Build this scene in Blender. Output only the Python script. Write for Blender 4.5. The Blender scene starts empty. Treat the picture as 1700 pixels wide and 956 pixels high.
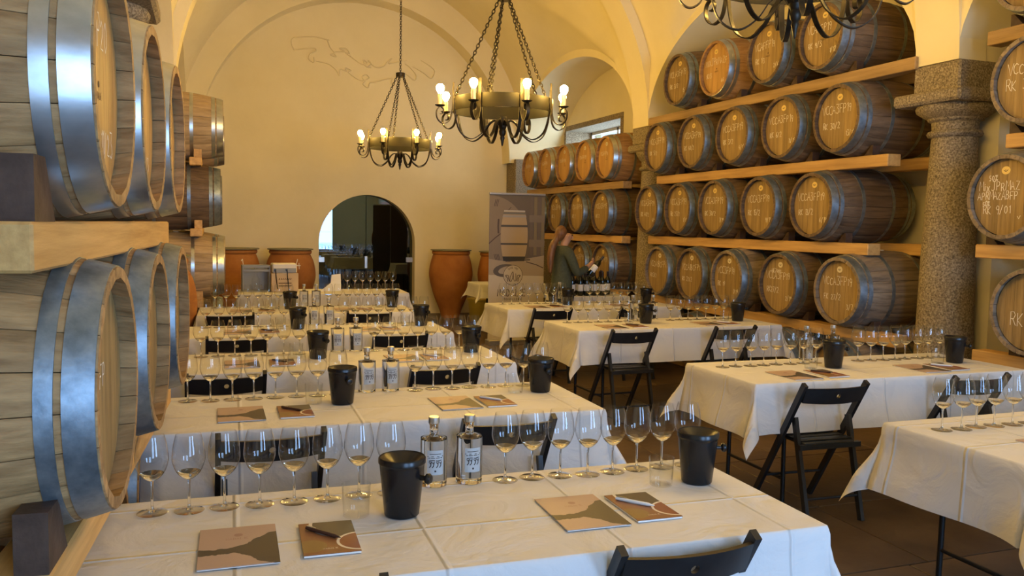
import bpy, math, random
from mathutils import Vector, Matrix
random.seed(7)
S = bpy.context.scene
COL = S.collection
PI = math.pi

# ------------------------------------------------------------------ camera, world, exposure, daylight
def setup_camera():
    f, vx, vy, rs, H = 1400.0, 350.0, 366.0, 0.017, 1.65      # focal length in pixels of a 1700 px wide frame
    dy = Vector(((vx-850)/f, (vy-478)/f, 1)).normalized()
    h2 = Vector(((vx+150)/f, (vy+1000*rs-478)/f, 1))
    up = dy.cross(h2).normalized()
    if up.y > 0: up = -up
    dx = dy.cross(up)
    if dx.x < 0: dx = -dx
    R = Matrix((dx, dy, up))                                   # camera (x right, y down, z forward) -> world
    cx, cy, cz = R @ Vector((1,0,0)), R @ Vector((0,-1,0)), R @ Vector((0,0,-1))
    M = Matrix((cx, cy, cz)).transposed().to_4x4()
    M.translation = Vector((0,0,H))
    cd = bpy.data.cameras.new('camera'); co = bpy.data.objects.new('camera', cd)
    COL.objects.link(co); co.matrix_world = M
    cd.sensor_fit = 'HORIZONTAL'; cd.sensor_width = 36; cd.lens = f/1700*36
    cd.clip_start = .05; cd.clip_end = 200
    S.camera = co
setup_camera()
S.view_settings.view_transform = 'Standard'; S.view_settings.look = 'None'
S.view_settings.gamma = 1; S.view_settings.use_curve_mapping = False
S.view_settings.exposure = 0.08
try:
    S.cycles.max_bounces = 10; S.cycles.transparent_max_bounces = 40; S.cycles.transmission_bounces = 10
except Exception: pass
W = bpy.data.worlds.new('sky'); S.world = W; W.use_nodes = True
W.node_tree.nodes['Background'].inputs[0].default_value = (.55,.74,1,1)
W.node_tree.nodes['Background'].inputs[1].default_value = 2.2
BULB_STRENGTH = 430.0
BULB_COLOR = (1,.60,.125)
def area(name, loc, rot, sx, sy, power, color):
    l = bpy.data.lights.new(name, 'AREA'); l.shape = 'RECTANGLE'; l.size = sx; l.size_y = sy
    l.energy = power; l.color = color
    o = bpy.data.objects.new(name, l); COL.objects.link(o); o.location = loc; o.rotation_euler = rot
    return o
# daylight lamps: two at added, unseen windows behind the camera, two at side-bay windows
area('daylight_lamp', (1.2,-2.55,1.75), (PI/2,0,0), 1.3, 2.7, 120, (.32,.57,1))
area('daylight_lamp', (3.8,-2.55,1.75), (PI/2,0,0), 1.3, 2.7, 205, (.32,.57,1))
area('daylight_lamp', (6.90,13.5,2.95), (0,PI/2,0), .9, 2.1, 60, (.70,.84,1))
area('daylight_lamp', (6.95,7.7,3.9), (0,PI/2,0), .9, 2.0, 60, (.70,.84,1))

# ------------------------------------------------------------------ materials
def mat(name):
    m = bpy.data.materials.new(name); m.use_nodes = True
    nt = m.node_tree; b = nt.nodes['Principled BSDF']
    return m, nt, b
def N(nt, t, **kw):
    n = nt.nodes.new(t)
    for k, v in kw.items():
        if k.startswith('i_'):
            key = k[2:]; key = int(key) if key.isdigit() else key
            n.inputs[key].default_value = v
        else: setattr(n, k, v)
    return n
def ramp(nt, stops):
    r = nt.nodes.new('ShaderNodeValToRGB'); e = r.color_ramp.elements
    while len(e) < len(stops): e.new(.5)
    for q, (p, c) in zip(e, stops): q.position = p; q.color = (*c, 1)
    return r
def plain(name, c, rough=.5, metal=0, spec=.5, emit=None, estr=0):
    m, nt, b = mat(name)
    b.inputs['Base Color'].default_value = (*c,1); b.inputs['Roughness'].default_value = rough
    b.inputs['Metallic'].default_value = metal; b.inputs['Specular IOR Level'].default_value = spec
    if emit: b.inputs['Emission Color'].default_value = (*emit,1); b.inputs['Emission Strength'].default_value = estr
    return m
def noisy(name, c1, c2, scale=(8,8,8), rough=.6, bump=.0, detail=6, metal=0, rnd=0.0, bscale=None, c3=None, spec=.4, lo=.3, hi=.7):
    """two-tone noise material on object coordinates; rnd = per-object tone variation"""
    m, nt, b = mat(name)
    tc = N(nt,'ShaderNodeTexCoord'); mp = N(nt,'ShaderNodeMapping'); mp.inputs['Scale'].default_value = scale
    L = nt.links.new
    L(tc.outputs['Object'], mp.inputs['Vector'])
    oi = N(nt,'ShaderNodeObjectInfo')
    if rnd:
        mu = N(nt,'ShaderNodeMath', operation='MULTIPLY', i_1=37.0); L(oi.outputs['Random'], mu.inputs[0])
        cb = N(nt,'ShaderNodeCombineXYZ'); L(mu.outputs[0], cb.inputs[0]); L(mu.outputs[0], cb.inputs[1]); L(mu.outputs[0], cb.inputs[2])
        L(cb.outputs[0], mp.inputs['Location'])
    nz = N(nt,'ShaderNodeTexNoise'); nz.inputs['Scale'].default_value = 1; nz.inputs['Detail'].default_value = detail; nz.inputs['Roughness'].default_value = .6
    L(mp.outputs[0], nz.inputs['Vector'])
    st = [(lo,c1),(hi,c2)] if c3 is None else [(lo,c1),((lo+hi)/2,c3),(hi,c2)]
    r = ramp(nt, st); L(nz.outputs['Fac'], r.inputs[0])
    out = r.outputs[0]
    if rnd:
        hs = N(nt,'ShaderNodeHueSaturation')
        mr = N(nt,'ShaderNodeMapRange', i_3=1-rnd, i_4=1+rnd); L(oi.outputs['Random'], mr.inputs[0]); L(mr.outputs[0], hs.inputs['Value'])
        L(out, hs.inputs['Color']); out = hs.outputs[0]
    L(out, b.inputs['Base Color'])
    b.inputs['Roughness'].default_value = rough; b.inputs['Metallic'].default_value = metal; b.inputs['Specular IOR Level'].default_value = spec
    if bump:
        n2 = N(nt,'ShaderNodeTexNoise'); n2.inputs['Detail'].default_value = 8
        if bscale:
            m2 = N(nt,'ShaderNodeMapping'); m2.inputs['Scale'].default_value = bscale; L(tc.outputs['Object'], m2.inputs['Vector']); L(m2.outputs[0], n2.inputs['Vector']); n2.inputs['Scale'].default_value = 1
        else: L(mp.outputs[0], n2.inputs['Vector']); n2.inputs['Scale'].default_value = 2
        bp = N(nt,'ShaderNodeBump'); bp.inputs['Strength'].default_value = bump; bp.inputs['Distance'].default_value = .01
        L(n2.outputs['Fac'], bp.inputs['Height']); L(bp.outputs[0], b.inputs['Normal'])
    return m
def thin_glass(name, tint=(1,1,1), ior=1.5, ior_gain=1.0, rough=0.0):
    m = bpy.data.materials.new(name); m.use_nodes = True; nt = m.node_tree; nt.nodes.clear()
    o = N(nt,'ShaderNodeOutputMaterial'); tr = N(nt,'ShaderNodeBsdfTransparent'); tr.inputs[0].default_value = (*tint,1)
    gl = N(nt,'ShaderNodeBsdfGlossy'); gl.inputs['Roughness'].default_value = rough
    fr = N(nt,'ShaderNodeLayerWeight'); fr.inputs[0].default_value = .5       # Schlick reflectance from the facing ratio
    pw = N(nt,'ShaderNodeMath', operation='POWER', i_1=4.0)
    mu = N(nt,'ShaderNodeMath', operation='MULTIPLY_ADD', use_clamp=True, i_1=.92*ior_gain, i_2=.045*ior_gain)
    mx = N(nt,'ShaderNodeMixShader'); L = nt.links.new
    L(fr.outputs['Facing'], pw.inputs[0]); L(pw.outputs[0], mu.inputs[0]); L(mu.outputs[0], mx.inputs[0]); L(tr.outputs[0], mx.inputs[1]); L(gl.outputs[0], mx.inputs[2]); L(mx.outputs[0], o.inputs[0])
    return m
def solid_glass(name, col=(1,1,1), ior=1.45):
    m, nt, b = mat(name)
    b.inputs['Base Color'].default_value = (*col,1); b.inputs['Transmission Weight'].default_value = 1
    b.inputs['Roughness'].default_value = 0; b.inputs['IOR'].default_value = ior
    return m
M = {}
M['plaster'] = noisy('cream_plaster', (.77,.68,.43), (.84,.75,.50), (1.1,1.1,1.1), .9, .35, rnd=0, bscale=(9,9,9), spec=.1)
M['granite'] = noisy('granite', (.10,.08,.055), (.46,.39,.28), (70,70,70), .85, .8, detail=3, c3=(.27,.22,.15), spec=.2)
M['floor'] = noisy('floor_stone', (.060,.038,.022), (.125,.083,.048), (2.2,2.2,2.2), .42, .25, rnd=.16, bscale=(14,14,14), spec=.35)
M['joint'] = noisy('floor_joint', (.05,.04,.03), (.08,.065,.05), (9,9,9), .9)
M['stave_grey'] = noisy('weathered_oak_staves', (.11,.082,.055), (.26,.20,.135), (2.5,34,34), .7, .4, rnd=.22, c3=(.22,.165,.11))
M['stave_brown'] = noisy('brown_oak_staves', (.075,.048,.028), (.19,.125,.072), (2.5,34,34), .7, .35, rnd=.22, c3=(.13,.083,.047))
M['stave_new'] = noisy('new_oak_staves', (.24,.125,.05), (.42,.25,.11), (2.5,34,34), .62, .3, rnd=.15, c3=(.34,.19,.078))
M['stave_pale'] = noisy('pale_oak_staves', (.28,.19,.095), (.47,.34,.18), (2.5,34,34), .62, .3, rnd=.15, c3=(.38,.27,.14))
M['stave_near'] = noisy('tan_oak_staves', (.22,.12,.045), (.44,.27,.115), (2.5,34,34), .68, .4, rnd=.2, c3=(.33,.195,.08))
M['head_tan'] = noisy('oak_head_planks', (.20,.13,.048), (.36,.245,.10), (30,30,2.2), .62, .3, rnd=.13, c3=(.285,.187,.072))
M['head_new'] = noisy('golden_oak_head_planks', (.36,.205,.055), (.55,.345,.105), (30,30,2.2), .58, .25, rnd=.10, c3=(.47,.27,.09))
M['hoop'] = noisy('galvanised_hoop', (.13,.16,.185), (.30,.345,.375), (16,16,16), .42, .1, metal=.75, c3=(.21,.25,.28))
M['hoop_bright'] = noisy('bright_steel_hoop', (.34,.36,.37), (.56,.58,.58), (5,9,9), .30, .05, metal=.9)
M['pine'] = noisy('pine_beam', (.42,.235,.072), (.66,.405,.145), (26,1.6,26), .6, .2, rnd=.10, c3=(.55,.325,.11))
M['pine_dark'] = noisy('aged_pine_beam', (.26,.16,.065), (.46,.30,.135), (26,1.6,26), .62, .2, rnd=.10, c3=(.37,.235,.10))
M['chock'] = noisy('dark_wood_chock', (.035,.019,.013), (.085,.05,.035), (12,12,12), .6, .3)
M['chalk'] = plain('white_chalk', (.78,.75,.68), .95, spec=.1)
M['sticker'] = plain('yellow_sticker', (.72,.53,.17), .5)
M['sticker_pale'] = plain('pale_sticker', (.66,.58,.40), .5)
M['ink'] = plain('dark_ink', (.035,.022,.015), .7)
M['brand'] = plain('burnt_brand', (.10,.055,.025), .8)
M['bung'] = plain('silicone_bung', (.55,.50,.42), .6)
M['cloth'] = None
M['black_plastic'] = plain('black_plastic', (.008,.008,.009), .27, spec=.4)
M['chair'] = noisy('black_painted_wood', (.009,.009,.010), (.02,.02,.021), (9,9,9), .38, .05)
M['iron'] = noisy('wrought_iron', (.012,.010,.008), (.05,.04,.028), (14,14,14), .40, .15, metal=.6)
M['ring'] = noisy('burnished_iron_ring', (.010,.009,.005), (.022,.018,.010), (6,6,6), .5, .05, metal=0, spec=.12)
M['candle'] = plain('cream_candle_sleeve', (.82,.68,.42), .5)
M['bulb'] = plain('lit_bulb', (1,.9,.7), .3, emit=BULB_COLOR, estr=BULB_STRENGTH)
M['glass'] = thin_glass('wine_glass_bowl', (.965,.97,.972), 1.5, 1.25)
M['stem'] = solid_glass('wine_glass_stem', (.97,.98,.98), 1.5)
M['wine'] = solid_glass('pale_white_wine', (.97,.94,.85), 1.34)
M['tumbler'] = thin_glass('tumbler_glass', (.985,.99,.99), 1.5, .8)
M['bottle'] = solid_glass('clear_bottle_filled', (.96,.975,.97), 1.36)
M['silver'] = plain('silver_cap', (.62,.62,.60), .28, metal=.9)
M['label'] = plain('grey_print_label', (.40,.41,.41), .6)
M['terracotta'] = noisy('terracotta', (.30,.115,.030), (.46,.20,.058), (3,3,3), .72, .3, bscale=(5,5,45), c3=(.39,.155,.042), spec=.25)
M['lid'] = plain('jar_lid_green_wood', (.25,.23,.13), .7)
M['tub'] = plain('olive_yellow_plastic', (.34,.27,.055), .45)
M['paper'] = plain('white_paper', (.80,.79,.76), .7)
M['kraft'] = noisy('kraft_cardboard', (.52,.39,.26), (.60,.46,.31), (6,6,6), .8, .05)
M['grey_plastic'] = plain('grey_plastic', (.27,.28,.29), .5)
M['white_plastic'] = plain('off_white_plastic', (.70,.66,.58), .45)
M['leg_metal'] = plain('black_steel', (.012,.012,.012), .4, metal=.3)
M['wine_bottle'] = plain('dark_green_glass', (.006,.009,.006), .07, spec=.7)
M['capsule'] = plain('dark_capsule', (.02,.012,.012), .35)
M['skin'] = plain('skin', (.40,.225,.145), .5)
M['hair'] = noisy('auburn_hair', (.075,.032,.012), (.20,.09,.032), (60,60,8), .45, .4)
M['jacket'] = noisy('dark_green_jacket', (.036,.045,.033), (.055,.068,.05), (40,40,40), .85, .2)
M['trouser'] = plain('black_trousers', (.012,.012,.014), .8)
M['shoe'] = plain('black_shoe', (.01,.01,.01), .4)
M['pen_dark'] = plain('dark_brown_pen', (.06,.025,.018), .35)
M['pen_white'] = plain('white_pen', (.72,.71,.69), .35)
M['steel'] = plain('brushed_steel', (.55,.54,.50), .3, metal=.9)
M['pane'] = thin_glass('window_pane', (.9,.93,.94), 1.5, 1.0)
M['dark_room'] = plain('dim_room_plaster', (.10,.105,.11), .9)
M['white_wood'] = plain('painted_window_wood', (.55,.53,.48), .5)
def cloth_mat():
    m, nt, b = mat('white_cotton_tablecloth'); L = nt.links.new
    b.inputs['Base Color'].default_value = (.625,.61,.60,1); b.inputs['Roughness'].default_value = .85
    b.inputs['Specular IOR Level'].default_value = .2
    tc = N(nt,'ShaderNodeTexCoord')
    n1 = N(nt,'ShaderNodeTexNoise'); n1.inputs['Scale'].default_value = 4.5; n1.inputs['Detail'].default_value = 5; n1.inputs['Distortion'].default_value = .8
    L(tc.outputs['Object'], n1.inputs['Vector'])
    # pressed fold lines every 0.45 m
    sx = N(nt,'ShaderNodeSeparateXYZ'); L(tc.outputs['Object'], sx.inputs[0])
    def fold(sock, period, off):
        a = N(nt,'ShaderNodeMath', operation='ADD', i_1=off); L(sock, a.inputs[0])
        p = N(nt,'ShaderNodeMath', operation='PINGPONG', i_1=period/2); L(a.outputs[0], p.inputs[0])
        r = N(nt,'ShaderNodeMapRange', i_1=0.0, i_2=.012, i_3=1.0, i_4=0.0, interpolation_type='SMOOTHSTEP'); L(p.outputs[0], r.inputs[0]); return r.outputs[0]
    f1 = fold(sx.outputs[0], .52, .13); f2 = fold(sx.outputs[1], .38, .08)
    ad = N(nt,'ShaderNodeMath', operation='MAXIMUM'); L(f1, ad.inputs[0]); L(f2, ad.inputs[1])
    sc = N(nt,'ShaderNodeMath', operation='MULTIPLY', i_1=.30); L(ad.outputs[0], sc.inputs[0])
    su = N(nt,'ShaderNodeMath', operation='ADD'); L(n1.outputs['Fac'], su.inputs[0]); L(sc.outputs[0], su.inputs[1])
    bp = N(nt,'ShaderNodeBump'); bp.inputs['Strength'].default_value = .85; bp.inputs['Distance'].default_value = .02
    L(su.outputs[0], bp.inputs['Height'])
    wv = N(nt,'ShaderNodeTexNoise'); wv.inputs['Scale'].default_value = 500; L(tc.outputs['Object'], wv.inputs['Vector'])
    b2 = N(nt,'ShaderNodeBump'); b2.inputs['Strength'].default_value = .06; b2.inputs['Distance'].default_value = .002
    L(wv.outputs['Fac'], b2.inputs['Height']); L(bp.outputs[0], b2.inputs['Normal']); L(b2.outputs[0], b.inputs['Normal'])
    return m
M['cloth'] = cloth_mat()
def brochure_mat():
    """cover picture: dusky pink sky, dark hillside and its reflection in water (object coordinates, 0..1 in y)"""
    m, nt, b = mat('brochure_landscape_cover'); L = nt.links.new
    tc = N(nt,'ShaderNodeTexCoord'); sx = N(nt,'ShaderNodeSeparateXYZ'); L(tc.outputs['Object'], sx.inputs[0])
    nz = N(nt,'ShaderNodeTexNoise'); nz.inputs['Scale'].default_value = 22; nz.inputs['Detail'].default_value = 7; L(tc.outputs['Object'], nz.inputs['Vector'])
    ab = N(nt,'ShaderNodeMath', operation='ABSOLUTE'); a0 = N(nt,'ShaderNodeMath', operation='ADD', i_1=.035); L(sx.outputs[1], a0.inputs[0]); L(a0.outputs[0], ab.inputs[0])
    # half-height of the dark band grows to the right
    e = N(nt,'ShaderNodeMapRange', i_1=-.02, i_2=.10, i_3=.022, i_4=.115, interpolation_type='SMOOTHSTEP'); L(sx.outputs[0], e.inputs[0])
    nm = N(nt,'ShaderNodeMath', operation='MULTIPLY_ADD', i_1=.05, i_2=-.025); L(nz.outputs['Fac'], nm.inputs[0])
    ee = N(nt,'ShaderNodeMath', operation='ADD'); L(e.outputs[0], ee.inputs[0]); L(nm.outputs[0], ee.inputs[1])
    lt = N(nt,'ShaderNodeMath', operation='LESS_THAN'); L(ab.outputs[0], lt.inputs[0]); L(ee.outputs[0], lt.inputs[1])
    mx = N(nt,'ShaderNodeMix', data_type='RGBA'); mx.inputs[6].default_value = (.42,.30,.24,1); mx.inputs[7].default_value = (.062,.048,.036,1)
    L(lt.outputs[0], mx.inputs[0]); L(mx.outputs[2], b.inputs['Base Color']); b.inputs['Roughness'].default_value = .45
    return m
def notebook_mat():
    m, nt, b = mat('notebook_earth_tone_cover'); L = nt.links.new
    tc = N(nt,'ShaderNodeTexCoord'); sx = N(nt,'ShaderNodeSeparateXYZ'); L(tc.outputs['Object'], sx.inputs[0])
    x, y = sx.outputs[0], sx.outputs[1]
    def circle(cx, cy, r):
        a = N(nt,'ShaderNodeCombineXYZ', i_0=cx, i_1=cy); q = N(nt,'ShaderNodeCombineXYZ'); L(x,q.inputs[0]); L(y,q.inputs[1])
        d = N(nt,'ShaderNodeVectorMath', operation='DISTANCE'); L(a.outputs[0], d.inputs[0]); L(q.outputs[0], d.inputs[1])
        return d.outputs['Value'], r
    col = None
    base = (.21,.085,.036,1); prev = None
    def layer(prev, mask, c):
        mx = N(nt,'ShaderNodeMix', data_type='RGBA'); mx.inputs[7].default_value = c
        if prev is None: mx.inputs[6].default_value = base
        else: L(prev, mx.inputs[6])
        L(mask, mx.inputs[0]); return mx.outputs[2]
    def inside(d, r):
        n = N(nt,'ShaderNodeMath', operation='LESS_THAN', i_1=r); L(d, n.inputs[0]); return n.outputs[0]
    d1,_ = circle(.07,.10,0); prev = layer(prev, inside(d1,.118), (.66,.60,.52,1)); prev = layer(prev, inside(d1,.108), (.065,.052,.042,1))
    d2,_ = circle(.085,-.045,0); prev = layer(prev, inside(d2,.068), (.66,.60,.52,1)); prev = layer(prev, inside(d2,.06), (.20,.055,.028,1))
    d3,_ = circle(-.055,-.06,0); prev = layer(prev, inside(d3,.045), (.22,.13,.04,1))
    L(prev, b.inputs['Base Color']); b.inputs['Roughness'].default_value = .45
    return m
M['brochure'] = brochure_mat(); M['notebook'] = notebook_mat()

# ------------------------------------------------------------------ mesh helpers
class MB:
    def __init__(s): s.v = []; s.f = []
    def add(s, vs, fs):
        o = len(s.v); s.v += [tuple(p) for p in vs]; s.f += [tuple(i+o for i in q) for q in fs]; return s
    def box(s, x0,x1,y0,y1,z0,z1, mtx=None):
        vs = [Vector(p) for p in ((x0,y0,z0),(x1,y0,z0),(x1,y1,z0),(x0,y1,z0),(x0,y0,z1),(x1,y0,z1),(x1,y1,z1),(x0,y1,z1))]
        if mtx: vs = [mtx @ p for p in vs]
        return s.add(vs, [(3,2,1,0),(4,5,6,7),(0,1,5,4),(1,2,6,5),(2,3,7,6),(3,0,4,7)])
    def bbox(s, x0,x1,y0,y1,z0,z1, b=.004):
        """box with chamfered edges"""
        X=(x0,x1); Y=(y0,y1); Z=(z0,z1); vs=[]; idx={}
        for i in (0,1):
            for j in (0,1):
                for k in (0,1):
                    sx = b if i==0 else -b; sy = b if j==0 else -b; sz = b if k==0 else -b
                    idx[i,j,k,'x'] = len(vs); vs.append((X[i],Y[j]+sy,Z[k]+sz))
                    idx[i,j,k,'y'] = len(vs); vs.append((X[i]+sx,Y[j],Z[k]+sz))
                    idx[i,j,k,'z'] = len(vs); vs.append((X[i]+sx,Y[j]+sy,Z[k]))
        F=[]
        for i in (0,1):
            q=[idx[i,j,k,'x'] for j,k in ((0,0),(1,0),(1,1),(0,1))]; F.append(q if i else q[::-1])
            q=[idx[j,i,k,'y'] for k,j in ((0,0),(1,0),(1,1),(0,1))]; F.append(q if i else q[::-1])
            q=[idx[j,k,i,'z'] for j,k in ((0,0),(1,0),(1,1),(0,1))]; F.append(q if i else q[::-1])
        for j in (0,1):
            for k in (0,1):
                F.append((idx[0,j,k,'y'],idx[1,j,k,'y'],idx[1,j,k,'z'],idx[0,j,k,'z']) if (j+k)%2==1 else (idx[0,j,k,'z'],idx[1,j,k,'z'],idx[1,j,k,'y'],idx[0,j,k,'y']))
                F.append((idx[j,0,k,'x'],idx[j,1,k,'x'],idx[j,1,k,'z'],idx[j,0,k,'z']) if (j+k)%2==0 else (idx[j,0,k,'z'],idx[j,1,k,'z'],idx[j,1,k,'x'],idx[j,0,k,'x']))
                F.append((idx[j,k,0,'x'],idx[j,k,1,'x'],idx[j,k,1,'y'],idx[j,k,0,'y']) if (j+k)%2==1 else (idx[j,k,0,'y'],idx[j,k,1,'y'],idx[j,k,1,'x'],idx[j,k,0,'x']))
        for i in (0,1):
            for j in (0,1):
                for k in (0,1):
                    t=(idx[i,j,k,'x'],idx[i,j,k,'y'],idx[i,j,k,'z']); F.append(t if (i+j+k)%2==1 else t[::-1])
        return s.add(vs,F)
    def lathe(s, prof, n=24, axis='z', cap=True):
        vs = []; fs = []; k = len(prof)
        for i in range(n):
            a = 2*PI*i/n; c, q = math.cos(a), math.sin(a)
            for r, h in prof:
                vs.append((r*c, r*q, h) if axis == 'z' else (h, r*c, r*q))
        for i in range(n):
            j = (i+1) % n
            for t in range(k-1): fs.append((i*k+t, j*k+t, j*k+t+1, i*k+t+1))
        if cap:
            if prof[0][0] > 1e-6: fs.append(tuple(i*k for i in range(n))[::-1])
            if prof[-1][0] > 1e-6: fs.append(tuple(i*k+k-1 for i in range(n)))
        return s.add(vs, fs)
    def tube(s, pts, r, n=6, closed=False, flat=None):
        """round tube, or a flat strap (flat = (width, thickness)); r may be a list"""
        P = [Vector(p) for p in pts]; m = len(P); vs = []; fs = []
        nrm = None
        for i in range(m):
            if closed: t = P[(i+1)%m]-P[i-1]
            else: t = P[min(i+1,m-1)]-P[max(i-1,0)]
            t.normalize()
            if nrm is None:
                a = Vector((0,0,1)) if abs(t.z) < .9 else Vector((1,0,0))
                nrm = t.cross(a).normalized()
            nrm = (nrm - t*nrm.dot(t)).normalized(); bn = t.cross(nrm)
            rr = r[i] if isinstance(r,(list,tuple)) else r
            if flat: 
                w, h = flat
                for a, b in ((-w/2,-h/2),(w/2,-h/2),(w/2,h/2),(-w/2,h/2)): vs.append(P[i]+nrm*a+bn*b)
            else:
                for k in range(n):
                    a = 2*PI*k/n; vs.append(P[i]+nrm*(rr*math.cos(a))+bn*(rr*math.sin(a)))
        q = 4 if flat else n
        for i in range(m if closed else m-1):
            j = (i+1) % m
            for k in range(q): fs.append((i*q+k, i*q+(k+1)%q, j*q+(k+1)%q, j*q+k))
        if not closed: fs.append(tuple(range(q))[::-1]); fs.append(tuple((m-1)*q+k for k in range(q)))
        return s.add(vs, fs)
    def bar(s, a, b, w, h, up=(0,0,1)):
        a, b = Vector(a), Vector(b); t = (b-a).normalized(); u = Vector(up); sd = t.cross(u).normalized(); u = sd.cross(t)
        vs = [p + sd*i*w/2 + u*j*h/2 for p in (a,b) for i,j in ((-1,-1),(1,-1),(1,1),(-1,1))]
        return s.add(vs, [(0,3,2,1)[::-1] if False else (0,1,2,3)[::-1],(4,5,6,7),(0,1,5,4),(1,2,6,5),(2,3,7,6),(3,0,4,7)])
    def prism(s, poly, a0, a1, axis='y'):
        n = len(poly); vs = []
        for a in (a0,a1):
            for p,q in poly: vs.append((p,a,q) if axis=='y' else ((a,p,q) if axis=='x' else (p,q,a)))
        fs = [tuple(range(n)), tuple(range(n,2*n))[::-1]] + [((i+1)%n, i, n+i, n+(i+1)%n) for i in range(n)]
        return s.add(vs, fs)
    def mesh(s, name, smooth=None):
        me = bpy.data.meshes.new(name); me.from_pydata(s.v, [], s.f); me.update()
        if smooth is not None:
            me.polygons.foreach_set('use_smooth', [True]*len(me.polygons))
            try: me.set_sharp_from_angle(angle=math.radians(smooth))
            except Exception: pass
        return me
def fix(me):
    import bmesh
    b = bmesh.new(); b.from_mesh(me); bmesh.ops.recalc_face_normals(b, faces=b.faces); b.to_mesh(me); b.free(); return me
def obj(name, me, material=None, parent=None, loc=(0,0,0), rot=(0,0,0), smooth=None):
    if isinstance(me, MB): me = fix(me.mesh(name, smooth))
    if material is not None and not me.materials: me.materials.append(M[material] if isinstance(material,str) else material)
    o = bpy.data.objects.new(name, me); COL.objects.link(o); o.location = loc; o.rotation_euler = rot
    if parent: o.parent = parent
    return o
def obj_m(name, me, material, parent, loc=(0,0,0), rot=(0,0,0)):
    """shared mesh, material carried by the object slot"""
    if not me.materials: me.materials.append(None)
    o = bpy.data.objects.new(name, me); COL.objects.link(o); o.location = loc; o.rotation_euler = rot
    o.material_slots[0].link = 'OBJECT'; o.material_slots[0].material = M[material]
    if parent: o.parent = parent
    return o
def tag(o, label, cat, group=None):
    o['label'] = label; o['category'] = cat
    if group: o['group'] = group
    return o
def thing(name, label, cat, loc=(0,0,0), rot=(0,0,0), group=None):
    o = bpy.data.objects.new(name, None); o.empty_display_size = .1; COL.objects.link(o); o.location = loc; o.rotation_euler = rot
    return tag(o, label, cat, group)
def struct(name, me, material, smooth=None, label=None):
    o = obj(name, me, material, smooth=smooth); o['kind'] = 'structure'
    if label: o['label'] = label
    return o
TIER = ['', 'bottom', 'second', 'third', 'fourth', 'top']
ORD = ['zeroth','first','second','third','fourth','fifth','sixth','seventh','eighth']

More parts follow.
